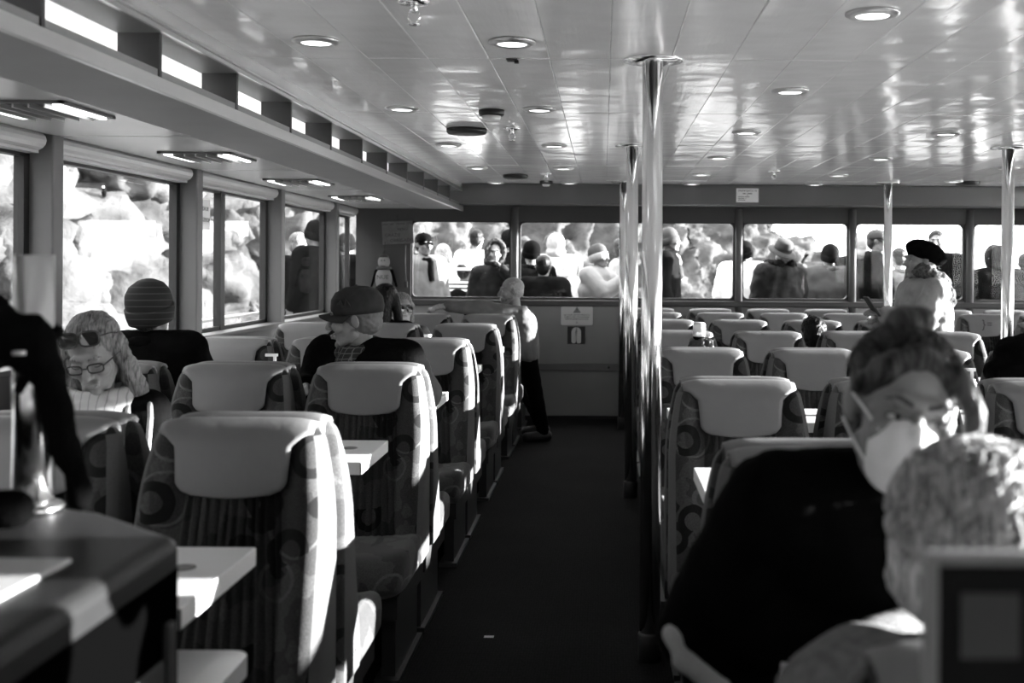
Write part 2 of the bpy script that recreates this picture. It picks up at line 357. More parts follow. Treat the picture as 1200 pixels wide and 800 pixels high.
def side(s, tn):
    """side walls, soffits and clerestory; s=-1 left, +1 right. X(c): c metres out from the ship's centre line"""
    sd = 'left' if s < 0 else 'right'
    X = lambda c: XM + s * c
    H = XM - XL                                   # half width
    def bx(c0, c1, y0, y1, z0, z1, bev=0): return box(min(X(c0), X(c1)), max(X(c0), X(c1)), y0, y1, z0, z1, bev)
    ce = XM + 1.385                               # edge of the main ceiling, from centre
    Y0 = -4
    # fascia, rails, recess roof, clerestory
    struct('trim_%d' % tn, bx(ce - .004, ce + .012, Y0, BY, CEILZ - .074, CEILZ + .02), SOFFIT_L, 'pale fascia under the %s ceiling edge' % sd)
    rl = struct('trim_%d' % (tn + 1), bx(ce - .012, ce - .004, Y0, BY, CEILZ - .078, CEILZ - .064), STEEL, 'double steel rail along the %s ceiling edge' % sd)
    obj('rail', bx(ce - .012, ce - .004, Y0, BY, CEILZ - .058, CEILZ - .050), STEEL, rl)
    struct('trim_%d' % (tn + 2), bx(ce + .012, ce + .25, Y0, BY, CEILZ - .074, CEILZ - .05), PAINT, 'underside above the %s shelf' % sd)
    zs = CZ + .582
    cl = struct('window_%d' % (20 if s < 0 else 40), bx(ce + .150, ce + .156, Y0, BY, zs, CEILZ - .07), FROST, 'bright clerestory strip above the %s shelf' % sd)
    # shelf: lip and soffit
    struct('trim_%d' % (tn + 3), bx(ce, ce + .02, Y0, BY - .12, CZ + .537, zs, .002), STEEL, 'pale steel lip of the %s shelf' % sd)
    so = struct('trim_%d' % (tn + 4), bx(ce + .02, ce + .44, Y0, BY, zs - .02, zs - .001), SOFFIT_SHADE, 'painted-in shade strip of the %s side soffit' % sd)  # added strip: shade along the soffit's inner edge, put in as darker colour
    sl = struct('trim_%d' % (tn + 5), bx(ce + .02, H + .3, Y0, BY, zs, zs + .03), PAINT_L, '%s side soffit with square light fittings' % sd)
    for k in range(-3, 5):
        y = 5.05 + 1.775 * k
        obj('panel', bx(ce + .445, H + .02, max(y + .012, Y0), min(y + 1.763, BY), zs - .018, zs - .001, .003), SOFFIT_L, sl)
    # brackets
    k = 0; y = 2.81 - .75 * 8
    while y < BY - .2:
        o = obj('bracket', bx(ce + .015, ce + .148, y, y + .02, zs, CEILZ - .074), PAINT_D, sl); y += .752
    # wall under and above the windows
    wl = struct('wall_' + sd, bx(H + .02, H + .2, Y0, BY + .15, -.1, 1.08), PAINT, 'grey %s side wall below the windows' % sd)
    obj('window_sill', bx(H - .02, H + .1, Y0, BY, 1.06, 1.085, .004), PAINT, wl)
    struct('trim_%d' % (tn + 6), bx(H + .11, H + .2, Y0, BY + .15, 2.0, zs + .0), PAINT_L, 'wall head above the %s windows' % sd)
    npil = 0
    ys = [5.10 + 1.775 * k for k in range(-5, 4)]
    for i, y in enumerate(ys):
        pl = obj('pillar', bx(H, H + .16, y - .10, y, 1.08, zs, .008), PAINT, wl)
    # glazing between the pillars
    for i, y in enumerate(ys):
        y1 = ys[i + 1] - .10 if i + 1 < len(ys) else BY - .02
        if y1 - y < .3: continue
        win = struct('window_%d' % ((21 if s < 0 else 41) + i), bx(H + .125, H + .131, y, y1, 1.085, 2.0), GLASS, 'window pane in the %s wall' % sd)
        t = .028
        g = boxes([(min(X(H + .105), X(H + .15)), max(X(H + .105), X(H + .15)), a, b, c, d) for a, b, c, d in
                   ((y, y + t, 1.085, 2.0), (y1 - t - .02, y1, 1.085, 2.0), (y, y1, 1.085, 1.11), (y, y1, 1.985, 2.0))])
        obj('gasket', g, BLACK, win)
        bm = bmesh.new(); prof = []
        for q in range(9): a = -.5 * math.pi + q * math.pi / 8; prof.append((H + .07 - .055 * math.cos(a), 2.055 + .045 * math.sin(a)))
        prof = [(H + .12, 2.0)] + [(H + .05, 2.0), (H + .05, 2.012)] + prof + [(H + .12, 2.1)]
        A = [bm.verts.new((X(c), y + .004, z)) for c, z in prof]; B = [bm.verts.new((X(c), y1 - .03, z)) for c, z in prof]
        for q in range(len(prof) - 1): bm.faces.new((A[q], A[q + 1], B[q + 1], B[q]))
        bm.faces.new(A[::-1]); bm.faces.new(B); bmesh.ops.recalc_face_normals(bm, faces=bm.faces)
        obj('blind_cassette', newmesh('cassette', bm), SOFFIT_L, win)
        if s < 0 and abs(y - 6.875) < .1:            # sliding window with a centre post and a sticker
            obj('centre_post', bx(H + .10, H + .15, y + .62, y + .70, 1.085, 2.0), BLACK, win)
            st = obj('sticker', bx(H + .118, H + .122, y + .22, y + .46, 1.74, 1.93), WHITE_P, win)
            for q, tx in enumerate(('SALIDA DE', 'EMERGENCIA')):
                M = Matrix.Translation((X(H + .116), y + .34, 1.87 - .07 * q)) @ Matrix.Rotation(math.pi / 2, 4, 'Z') @ FACE_CAM
                obj('sticker_text', textmesh(tx, .038, M), GREYINK, st)
    # soffit light fittings
    for q in range(5):
        y = 4.15 + 1.775 * (q - 1)
        if y < 3.5 and s > 0: continue
        c = H - .36; zc = zs - .019
        f = thing('soffit_light', 'square louvred light set in the %s side soffit, %s from the bow' % (sd, ('fifth', 'fourth', 'third', 'second', 'first')[q]), 'light', (X(c), y, zc), 0, 'side soffit lights')
        obj('housing', box(-.17, .17, -.2, .2, -.004, .0), PAINT_D, f)
        for e in (-1, 1): obj('tube', box(e * .15 - .012, e * .15 + .012, -.19, .19, -.016, -.004), LAMP if s < 0 else WHITE_P, f)
        for e in range(5): obj('louvre', box(-.11 + .055 * e - .003, -.11 + .055 * e + .003, -.19, .19, -.022, -.004), STEEL, f)
        obj('frame', boxes([(-.185, .185, -.215, -.2, -.01, 0), (-.185, .185, .2, .215, -.01, 0), (-.185, -.17, -.215, .215, -.01, 0), (.17, .185, -.215, .215, -.01, 0)]), PAINT, f)
side(-1, 1); side(1, 11)
# roof over everything so that daylight enters only through glass
struct('trim_30', boxes([(XL - .25, -1.56, -4, BY + .3, 2.133, 2.138), (2 * XM + 1.56, XR + .25, -4, BY + .3, 2.133, 2.138), (-1.7, 2 * XM + 1.7, -4, BY + .3, 2.43, 2.46)]), WHITE, 'pale roof plating')
struct('wall_back', box(XL - .2, XR + .2, -4.1, -4, -.1, 2.46), PAINT_L, 'rear bulkhead behind the viewer')

# front bulkhead with its windows
WIN = [(-1.92, -.93), (-.84, .205), (.30, 1.31), (1.39, 2.45), (2.52, 3.61), (3.70, 4.72)]
Z0, Z1 = 1.195, 1.965
lst = [(XL - .05, XR + .05, BY, BY + .12, -.1, Z0), (XL - .05, XR + .05, BY, BY + .12, Z1, 2.46)]
xs = [XL - .05] + [v for a in WIN for v in a] + [XR + .05]
for k in range(0, len(xs), 2): lst.append((xs[k], xs[k + 1], BY, BY + .12, Z0, Z1))
wf = struct('wall_front', boxes(lst), PAINT_D, 'dark grey front bulkhead with a row of windows')
obj('panel', box(-1.93, 2.45, BY - .012, BY, .55, 1.12, .004), PAINT_L, wf)
obj('panel', box(2.50, 4.72, BY - .012, BY, .55, 1.12, .004), PAINT_L, wf)
obj('panel', box(-1.93, 4.72, BY - .012, BY, .03, .48, .004), PAINT_L, wf)
obj('rubbing_strip', box(-1.93, 4.72, BY - .03, BY, .48, .55, .006), PAINT, wf)
obj('ledge', box(-1.95, 4.75, BY - .05, BY, 1.125, 1.18, .006), PAINT_D, wf)
obj('bolt', lathe([(.012, 0), (.012, .01)], 10), BLACK, wf, (.06, BY - .03, .515)).rotation_euler = (R(90), 0, 0)
struct('baseboard_front', box(-1.93, 4.75, BY - .02, BY, 0, .03), BLACK, 'black base strip of the front bulkhead')
struct('trim_21', box(XL, XR, BY - .30, BY, CZ + .60, CEILZ, .01), mat('header_beam_paint', .10, .45), 'dark header beam over the front windows')
def rrect(x0, x1, z0, z1, r, n=5):
    pts = []
    for cx, cz, a0 in ((x1 - r, z0 + r, -90), (x1 - r, z1 - r, 0), (x0 + r, z1 - r, 90), (x0 + r, z0 + r, 180)):
        for k in range(n + 1):
            a = R(a0 + 90 * k / n); pts.append((cx + r * math.cos(a), cz + r * math.sin(a)))
    return pts
def ring_frame(x0, x1, z0, z1, t, r, y0, y1):
    """rectangle outside, rounded rectangle inside"""
    bm = bmesh.new(); inn = rrect(x0 + t, x1 - t, z0 + t, z1 - t, r); n = len(inn); out = []
    m = n // 4
    cs = [(x1, z0), (x1, z1), (x0, z1), (x0, z0)]
    for q in range(4):
        for k in range(m): out.append(cs[q])
    V = {}
    for y in (y0, y1):
        V[y] = [bm.verts.new((x, y, z)) for x, z in inn], [bm.verts.new((x, y, z)) for x, z in cs]
    for y in (y0, y1):
        I, O = V[y]
        for k in range(n):
            a, b = I[k], I[(k + 1) % n]; p, q = O[k // m], O[((k + 1) % n) // m]
            try: bm.faces.new((a, b, q, p) if p is not q else (a, b, p))
            except ValueError: pass
    for k in range(n): bm.faces.new((V[y0][0][k], V[y0][0][(k + 1) % n], V[y1][0][(k + 1) % n], V[y1][0][k]))
    bmesh.ops.recalc_face_normals(bm, faces=bm.faces); return newmesh('ring', bm)
for k, (a, b) in enumerate(WIN):
    win = struct('window_%d' % (k + 1), box(a, b, BY + .05, BY + .056, Z0, Z1), GLASS, 'front window pane number %d from the left' % (k + 1))
    obj('gasket', ring_frame(a, b, Z0, Z1, .012, .045, BY + .02, BY + .08), BLACK, win)
for k in range(5):
    x = (WIN[k][1] + WIN[k + 1][0]) / 2
    o = obj('mullion', lathe([(.036, 0), (.036, 1.1)], 14), PAINT, wf, (x, BY - .005, 1.0))

# ================================================================== FITTINGS ON CEILING AND WALLS
ORD = ['first', 'second', 'third', 'fourth', 'fifth', 'sixth', 'seventh', 'eighth']
ringm = lathe([(.085, 0), (.085, -.006), (.07, -.014), (.058, -.014), (.05, -.004)], 28); ringm.materials.append(STEEL)
lensm = lathe([(.056, -.004), (.053, -.010), (.02, -.012)], 24); lensm.materials.append(LAMP)
for nm, x, ds in (('left of the aisle, outer line', -1.03, (4.06, 5.79, 7.53, 9.27, 10.9)), ('left of the aisle, inner line', -.33, (4.06, 5.79, 7.53, 9.27, 10.9)),
                  ('right of the near pole, inner line', .84, (3.57, 5.14, 6.72, 8.3, 9.8, 10.9)), ('between the two pole lines, outer line', 2.02, (5.14, 6.72, 8.3, 9.8, 10.9)), ('over the far right seats', 3.2, (9.0, 10.4))):
    for q, d in enumerate(ds):
        t = thing('downlight', 'round recessed ceiling light %s, %s from the viewer' % (nm, ORD[q]), 'light', (x, d, CEILZ), 0, 'round ceiling lights')
        obj('trim_ring', ringm, None, t); obj('lens', lensm, None, t)
def sprinkler(px, py, lab):
    p = P(px, py, 1); d = .80 / (p.z - CZ); t = thing('sprinkler', lab, 'sprinkler', (p.x * d, d, CEILZ), 0, 'ceiling sprinklers')
    obj('rose', lathe([(.05, 0), (.048, -.008), (.02, -.012)], 20), CHROME, t)
    obj('body', lathe([(.012, -.01), (.012, -.03), (.008, -.035)], 12), CHROME, t)
    obj('yoke', tube([(-.012, 0, -.03), (-.018, 0, -.05), (-.006, 0, -.068), (.006, 0, -.068), (.018, 0, -.05), (.012, 0, -.03)], .003, 6), CHROME, t)
    obj('deflector', lathe([(.02, -.07), (.02, -.073)], 12), CHROME, t)
for a in ((485, 1, 'chrome sprinkler head nearest the viewer, left ceiling'), (600, 150, 'chrome sprinkler head beside the dark ceiling speaker'), (640, 203, 'chrome sprinkler head near the front beam'), (907, 200, 'chrome sprinkler head above the ship notice')): sprinkler(*a)
def disc(px, py, r, lab, nm, cat, m=BLACK):
    p = P(px, py, 1); d = .80 / (p.z - CZ); t = thing(nm, lab, cat, (p.x * d, d, CEILZ), 0)
    obj('flange', lathe([(r, 0), (r, -.02), (r * .92, -.03), (r * .5, -.032)], 28), m, t)
    return t
t = disc(547, 151, .118, 'large dark round ceiling speaker left of centre', 'ceiling_speaker', 'speaker')
t = disc(604, 205, .11, 'dark round ceiling speaker further ahead', 'ceiling_speaker', 'speaker')
t = disc(1134, 213, .11, 'dark round ceiling speaker above the right windows', 'ceiling_speaker', 'speaker')
t = disc(576, 129, .066, 'dark smoke detector with pale rim on the ceiling', 'smoke_detector', 'detector'); obj('sensor', lathe([(.05, -.03), (.045, -.05), (.02, -.055)], 18), WHITE_P, t)
t = disc(640, 212, .06, 'small dark smoke detector by the front beam', 'smoke_detector', 'detector'); obj('sensor', lathe([(.04, -.03), (.03, -.05)], 18), WHITE_P, t)
p = P(603, 70, 1); d = .8 / (p.z - CZ)
t = thing('ceiling_clip', 'tiny dark clip on the ceiling planks', 'clip', (p.x * d, d, CEILZ)); obj('plate', box(-.03, .012, -.03, .03, -.004, 0), BLACK, t); obj('catch', box(0, .016, -.012, .012, -.014, -.004), BLACK, t)

# poles
def pole(x, y, lab):
    t = thing('support_pole', lab, 'pole', (x, y, 0), 0, 'steel support poles')
    obj('shaft', lathe([(.040, .1), (.040, CEILZ)], 32), CHROME, t)
    obj('ceiling_flange', lathe([(.115, CEILZ), (.115, CEILZ - .008), (.06, CEILZ - .014), (.045, CEILZ - .014)], 32), CHROME, t)
    obj('floor_sleeve', lathe([(.046, 0), (.046, .1), (.041, .11)], 24), PLINTH, t)
pole(.188, 4.4, 'polished steel pole nearest the viewer beside the aisle'); pole(.188, 7.5, 'second polished steel pole along the aisle'); pole(.188, 10.66, 'third aisle pole, just before the front bulkhead')
pole(2.665, 10.66, 'far slim steel pole left of the woman in the beret'); pole(2.665, 7.5, 'bright steel pole near the right edge')

# signs on the bulkhead
yw = BY - .014
t = thing('warning_notice', 'pale framed safety notice with warning triangle under the front window', 'sign', (-.26, yw, .93))
obj('board', box(-.162, .162, -.004, 0, 0, .19), PAPER, t); obj('border', ring_frame(-.165, .165, -.003, .193, .006, .015, -.006, -.003), GREYINK, t)
tri = bmesh.new(); a = [tri.verts.new(v) for v in ((-.04, -.006, .125), (.04, -.006, .125), (0, -.006, .188))]; b = [tri.verts.new(v.co + Vector((0, .002, 0))) for v in a]
tri.faces.new(a); tri.faces.new(b[::-1]); [tri.faces.new((a[i], b[i], b[(i + 1) % 3], a[(i + 1) % 3])) for i in range(3)]
obj('warning_triangle', newmesh('tri', tri), GREYINK, t); obj('exclamation_mark', wall_text('!', .055, 0, -.007, .148), INK, t)
for q, s_ in enumerate(('EN CASO DE MOVIMIENTO', 'FUERTE DEL CATAMARAN', 'PERMANECER SENTADO')): obj('text_line', wall_text(s_, .021, 0, -.0055, .104 - .021 * q), INK, t)
obj('emblem', wall_text('b', .03, 0, -.0055, .03), INK, t)
t = thing('lifejacket_sign', 'black square sign with a pale lifejacket symbol on the bulkhead', 'sign', (-.265, yw, .745))
obj('board', box(-.088, .088, -.004, 0, 0, .175), INK, t)
bm = bmesh.new(); pts = [(-.048, .02), (-.048, .12)] + [(-.048 * math.cos(k * math.pi / 10), .12 + .048 * math.sin(k * math.pi / 10)) for k in range(1, 10)] + [(.048, .12), (.048, .02), (.036, .008), (.014, .008), (.003, .02), (.003, .105), (.012, .112), (.017, .125), (.01, .138), (0, .142), (-.01, .138), (-.017, .125), (-.012, .112), (-.003, .105), (-.003, .02), (-.014, .008), (-.036, .008)]
f = bm.faces.new([bm.verts.new((x, -.006, z)) for x, z in pts]); bmesh.ops.triangulate(bm, faces=[f]); obj('lifejacket_symbol', newmesh('lj', bm), PAPER, t)
t = thing('ship_notice', 'white paper notice with bold heading on the header beam', 'sign', (1.395, BY - .301, 2.15))
obj('sheet', box(-.108, .108, -.003, 0, 0, .135), WHITE_P, t); obj('heading', wall_text('FRANCESCO III', .027, 0, -.004, .112), INK, t)
obj('number_line', boxes([(-.045, -.015, -.0036, -.003, .08, .09), (.0, .045, -.0036, -.003, .08, .09), (-.005, .005, -.0036, -.003, .066, .076)]), GREYINK, t)
obj('small_print', boxes([(-.09, -.03, -.0036, -.003, .05, .057), (-.025, .02, -.0036, -.003, .05, .057), (-.09, -.03, -.0036, -.003, .033, .04), (-.02, -.01, -.0036, -.003, .033, .04), (-.09, -.02, -.0036, -.003, .017, .024)]), GREYINK, t)
t = thing('thank_you_board', 'hand-lettered tilted board of thanks left of the front windows', 'sign', (-2.05, BY - .012, 1.845)); t.rotation_euler = (0, R(-3), 0)
obj('board', box(-.155, .155, -.01, 0, -.115, .115, .006), mat('brown_card', .13, .8, 0, .2, .2, 12), t)
for q, s_ in enumerate(('GRACIAS  THANK YOU', 'MERCI', 'GRAZIE', 'OBRIGADO')): obj('lettering', wall_text(s_, (.029, .036, .046, .046)[q], (0, .05, -.05, .04)[q], -.0115, .085 - .055 * q), INK, t)
obj('hanging_cord', tube([(0, -.003, .11), (0, -.003, .17)], .003, 6), INK, t)
# hanging toy
t = thing('penguin_toy', 'white soft penguin toy with scarf hanging beside the thanks board', 'toy', (-2.17, BY - .10, 1.25))
obj('body', blob([('e', (0, 0, .13), (.085, .06, .125)), ('e', (0, 0, .03), (.08, .06, .045))], .01), mat('toy_white_plush', .2, .95), t)
obj('head', blob([('e', (0, 0, .30), (.06, .05, .07)), ('e', (0, -.035, .275), (.04, .02, .02))], .008), mat('toy_white_plush'), t)
obj('scarf', tube([(.062 * math.cos(a), .05 * math.sin(a), .238) for a in [k * math.pi / 8 for k in range(16)]], .017, 8, True), CLOTH_M, t)
obj('hat', blob([('e', (0, .005, .355), (.05, .045, .025)), ('e', (0, .005, .40), (.015, .015, .02))], .006), CLOTH_M, t)
for e in (-1, 1):
    obj('eye', blob([('e', (e * .015, -.047, .315), (.006, .004, .009))], .002), INK, t)
    obj('flipper', blob([('c', (e * .075, .01, .21), (e * .125, .02, .06), .02, .012)], .008), CLOTH_K, t)
obj('chest_lettering', wall_text('NUE', .06, 0, -.066, .15), INK, t)
obj('cord', tube([(0, .02, .40), (0, .05, .50)], .003, 6), INK, t)
t = thing('wall_lanyard', 'thin cord with a dark tag hanging on the bulkhead beside the first window', 'cord', (-1.97, BY - .01, 1.3))
obj('cord', tube([(0, 0, .42), (-.005, -.004, .25), (.005, -.004, .06)], .004, 6), INK, t); obj('tag', box(-.015, .02, -.008, 0, 0, .06, .003), INK, t)

# ================================================================== SEATS
def lean(z): return -.14 * (1 - min(1, max(0, (z - .45) / .6))) ** 1.15
def halfw(z):
    if z < .85: return .25
    t = (z - .85) / .25; return .25 - .035 * t ** 1.6
def front_y(x, z):
    a = abs(x); s = min(1, max(0, (a - .12) / .075)); s = s * s * (3 - 2 * s)
    edge = max(0, (a - (halfw(z) - .05)) / .05); topf = min(1, max(0, (1.10 - z) / .12))
    return lean(z) - .042 * s * (.35 + .65 * topf) + .05 * min(1, edge) ** 2.5
def topw(z):
    w_ = halfw(z); t = max(0, (z - 1.045) / .055); sh = (1 - t ** 2.6) ** .5 if t < 1 else 0
    return w_ - .034 * (1 - sh), sh
def ztop(x):
    for k in range(60):
        z = 1.10 - k * .001
        if topw(z)[0] >= abs(x): return z
    return 1.04
def backrest_mesh():
    bm = bmesh.new(); rings = []
    zs = [.36, .40, .5, .6, .7, .78, .85, .91, .96, 1.0, 1.03, 1.045, 1.06, 1.075, 1.088, 1.096, 1.10]
    for z in zs:
        w_ = halfw(z); w2, sh = topw(z); pts = []
        for k in range(25):
            x = w2 * math.sin((k / 24 - .5) * math.pi); pts.append((x, front_y(x * w_ / w2, z)))
        yb = .097
        for k in range(11):
            x = w2 * math.cos(k / 10 * math.pi); e = abs(x) / w2; pts.append((x * .995, yb - .04 * e ** 6))
        ym = (lean(z) + yb) / 2
        f = .22 + .78 * sh
        rings.append([bm.verts.new((x, ym + (y - ym) * f, z)) for x, y in pts])
    n = len(rings[0])
    for A, B in zip(rings, rings[1:]):
        for k in range(n): bm.faces.new((A[k], A[(k + 1) % n], B[(k + 1) % n], B[k]))
    bm.faces.new(rings[0][::-1]); bm.faces.new(rings[-1]); bmesh.ops.remove_doubles(bm, verts=bm.verts, dist=.0004)
    bmesh.ops.recalc_face_normals(bm, faces=bm.faces); return newmesh('backrest', bm, True)
def sheet(rows, th, name):
    """grid of points -> closed sheet of given thickness"""
    bm = bmesh.new(); V = [[bm.verts.new(p) for p in r] for r in rows]
    for A, B in zip(V, V[1:]):
        for k in range(len(A) - 1): bm.faces.new((A[k], A[k + 1], B[k + 1], B[k]))
    bmesh.ops.recalc_face_normals(bm, faces=bm.faces)
    me = newmesh(name, bm, True); o = bpy.data.objects.new('tmp', me)
    s = o.modifiers.new('s', 'SOLIDIFY'); s.thickness = th; s.offset = 0
    return bake(o)
def headrest_mesh():
    rows = []; off = .012
    path = [(.099, 1.0), (.099, 1.04), (.097, 1.07), (.09, 1.094), (.075, 1.107), (.05, 1.112), (.025, 1.108), (.004, 1.094), (-.010, 1.074), (None, 1.05), (None, 1.02), (None, .99), (None, .96), (None, .94), (None, .928), (None, .922)]
    for i, (y, z) in enumerate(path):
        if i <= 7: hw = .2
        else:
            t = {8: .176, 9: .150, 10: .146, 11: .144, 12: .142, 13: .137, 14: .125, 15: .10}; hw = t[i]
        row = []
        for k in range(21):
            u = (k / 10 - 1); x = hw * u
            if y is None:
                yy = lean(z) - .018 - .006 * (1 - u * u) - .004 * math.sin(math.pi * (1.09 - z) / .17)
            else:
                yy = y; 
                if i == 8: yy = -.014
            zz = z - (.012 * abs(u) ** 7 if i <= 7 else 0) + (.012 * u * u if i >= 13 else 0)
            if i <= 8: zz = min(zz, ztop(x) + .012)
            row.append((x, yy, zz))
        rows.append(row)
    return sheet(rows, .012, 'headrest')
def pleats_mesh():
    rows = []
    for j in range(13):
        z = .935 - j * .04; hw = .125 + .05 * (j / 12) ** 1.2; row = []
        for k in range(61):
            u = k / 30 - 1; x = hw * u
            y = lean(z) - .013 + .005 * math.sin(k * 1.15 + .4 * math.sin(j * .7 + k * .13)) + .003 * math.sin(k * 2.7 + j * .2) + .012 * u ** 4
            row.append((x, y, z))
        rows.append(row)
    return sheet(rows, .006, 'pleats')
def cushion_mesh():
    bm = bmesh.new(); rings = []
    for j in range(15):
        t = j / 14; y = -.07 - .50 * t; row = []
        fr = max(0, (t - .72) / .28); drop = .085 * fr ** 2.2
        for k in range(32):
            a = 2 * math.pi * k / 32; c, s_ = math.cos(a), math.sin(a)
            x = .25 * abs(c) ** .45 * (1 if c > 0 else -1); hh = .075
            zz = hh * abs(s_) ** .5 * (1 if s_ > 0 else -1)
            if s_ > 0: zz += .03 * min(1, abs(x) / .22) ** 4 - .008
            f = (1 - fr ** 3) ** .5 if fr < 1 else .05
            row.append(bm.verts.new((x * (1 - .12 * fr ** 2), y, .40 + (zz * f if s_ > 0 else zz * f) - (drop * .3))))
        rings.append(row)
    for A, B in zip(rings, rings[1:]):
        for k in range(32): bm.faces.new((A[k], A[(k + 1) % 32], B[(k + 1) % 32], B[k]))
    bm.faces.new(rings[0][::-1]); bm.faces.new(rings[-1]); bmesh.ops.recalc_face_normals(bm, faces=bm.faces); return newmesh('cushion', bm, True)
SM = {'backrest': (backrest_mesh(), FABRIC), 'headrest': (headrest_mesh(), LEATHER), 'pleated_panel': (pleats_mesh(), PLEAT), 'cushion': (cushion_mesh(), FABRIC),
      'base': (boxes([(-.22, .22, -.50, .08, .25, .33), (-.20, -.15, -.42, .06, 0, .25), (.15, .20, -.42, .06, 0, .25), (-.22, -.13, -.46, .08, 0, .02), (.13, .22, -.46, .08, 0, .02)]), PLINTH)}
for me, m in SM.values(): me.materials.clear(); me.materials.append(m)
_bm = SM['backrest'][0]; _bm.materials.append(mat('plain_side_fabric', .10, .9, 0, .1, .1, 200, .2, 260))
for _p in _bm.polygons:
    if abs(_p.normal.x) > .72: _p.material_index = 1
def seat(x, y, away, label):
    t = thing('passenger_seat', label, 'seat', (x, y, 0), math.pi if away else 0, 'patterned passenger seats')
    for k, (me, m) in SM.items(): obj(k, me, None, t)
    return t
BT = .216
LX, LY = (-.95, -1.49, -2.03), (2.95, 4.57, 6.19, 7.80, 9.40)
RX, RY = (.487, 1.04, 1.60, 2.16), (2.52, 4.04, 5.56, 7.10, 8.60)
FX = (3.36, 3.90, 4.44)
LC = ('at the aisle', 'in the middle', 'beside the window'); RC = ('at the aisle', 'second from the aisle', 'third from the aisle', 'fourth from the aisle')
for j, y in enumerate(LY):
    for i, x in enumerate(LX):
        seat(x, y, False, 'seat facing the viewer, left block, %s row, %s' % (ORD[j], LC[i]))
        seat(x, y + BT, True, 'seat facing away, back to back, left block, %s row, %s' % (ORD[j], LC[i]))
for i, x in enumerate(LX[:2]): seat(x, 10.98, False, 'last seat against the front bulkhead, left block, %s' % LC[i])
for j, y in enumerate(RY):
    for i, x in enumerate(RX):
        if j == 0 and i > 2: continue
        seat(x, y, False, 'seat facing the viewer, centre block, %s row, %s' % (ORD[j], RC[i]))
        seat(x, y + BT, True, 'seat facing away, back to back, centre block, %s row, %s' % (ORD[j], RC[i]))
for i, x in enumerate(RX):
    seat(x, 10.03, False, 'seat facing the viewer, centre block, sixth row, %s' % RC[i])
    seat(x, 10.98, False, 'last seat against the front bulkhead, centre block, %s' % RC[i])
for j, y in enumerate((8.60, 10.03, 10.98)):
    for i, x in enumerate(FX):
        s_ = seat(x, y, False, 'seat facing the viewer, far right block, %s visible row, %s' % (ORD[j], LC[i].replace('window', 'right wall')))
        if j == 1 and i == 0:
            obj('headrest_print', join([wall_text('}', .10, -.02, -.055, 1.03), wall_text('=', .09, .03, -.055, 1.03)]), INK, s_)
seat(.49, 1.27, True, 'nearest seat, facing away, under the white-haired passenger at lower right')

# tables
def table(x0, x1, yc, z, label, aisle, dep=.46):
    t = thing('dining_table', label, 'table', ((x0 + x1) / 2, yc, 0), 0, 'white tables between the seats')
    hw, hd = (x1 - x0) / 2, dep / 2
    obj('table_top', box(-hw, hw, -hd, hd, z - .042, z, .003), WHITE, t)
    e = hw if aisle > 0 else -hw
    obj('corner_seam', box(e - .004, e + .001, -hd - .001, -hd + .004, z - .041, z - .002), GREYINK, t)
    g = obj('grommet', lathe([(.028, z), (.028, z + .0015), (.02, z + .002)], 18), GREYINK, t, (aisle * (hw - .10), .05, 0))
    obj('leg', box(aisle * (hw - .45) - .03, aisle * (hw - .45) + .03, -.04, .04, .02, z - .042, .004), STEEL, t)
    obj('foot', box(aisle * (hw - .45) - .1, aisle * (hw - .45) + .1, -.06, .06, 0, .02, .004), PLINTH, t)
    if x0 < -2: obj('wall_bracket', box(-hw, -hw + .1, -.06, .06, z - .12, z - .042), STEEL, t)
    return t
TZ = .884
for j, (yc, n) in enumerate(((2.33, 'nearest, in front of the first seats'), (3.90, 'between the first and second rows'), (5.50, 'between the second and third rows'), (7.11, 'between the third and fourth rows'), (8.72, 'between the fourth and fifth rows'), (10.3, 'by the bald man'))):
    table(-2.40, -.777, yc, TZ, 'white table left of the aisle, %s' % n, 1)
for j, (yc, n) in enumerate(((1.93, 'between the two women at lower right'), (3.38, 'behind the masked woman'), (4.90, 'between the second and third rows'), (6.43, 'between the third and fourth rows'), (7.95, 'between the fourth and fifth rows'), (9.42, 'near the front'))):
    table(.29, 1.80 if j == 4 else 2.40, yc, TZ, 'white table right of the aisle, %s' % n, -1)
t = thing('side_table', 'low white side table with rounded corners beside the black counter', 'table', (-.86, 2.15, 0))
bm = bmesh.new(); r = rrect(-.17, .155, -.12, .15, .04); a = [bm.verts.new((x, y, .74)) for x, y in r]; b = [bm.verts.new((x, y, .70)) for x, y in r]
bm.faces.new(a); bm.faces.new(b[::-1]); [bm.faces.new((a[i], b[i], b[(i + 1) % len(r)], a[(i + 1) % len(r)])) for i in range(len(r))]; bmesh.ops.recalc_face_normals(bm, faces=bm.faces)
obj('table_top', newmesh('top', bm), WHITE, t); obj('leg', lathe([(.03, .02), (.03, .70)], 16), STEEL, t); obj('foot', lathe([(.12, 0), (.12, .012), (.03, .03)], 24), STEEL, t)
# pale floor plates along the left seats
for j, (px, py) in enumerate(((590, 521), (568, 563), (527, 625), (473, 731))):
    p = P(px, py, 1); d = CZ / (CZ - p.z)
    tag(obj('floor_plate', box(-.03, .03, -.035, .035, 0, .003, .001), PAPER, None, (p.x * d, d, 0)), 'small pale plate on the carpet beside the left seats, %s from the bulkhead' % ORD[j], 'plate', 'pale floor plates')
p = P(573, 746, 1); d = CZ / (CZ - p.z)
tag(obj('pale_speck', box(-.02, .02, -.012, .012, 0, .002, .0005), PAPER, None, (p.x * d, d, 0)), 'tiny flat pale scrap lying in the aisle', 'speck')  # small flat pale piece on the aisle carpet

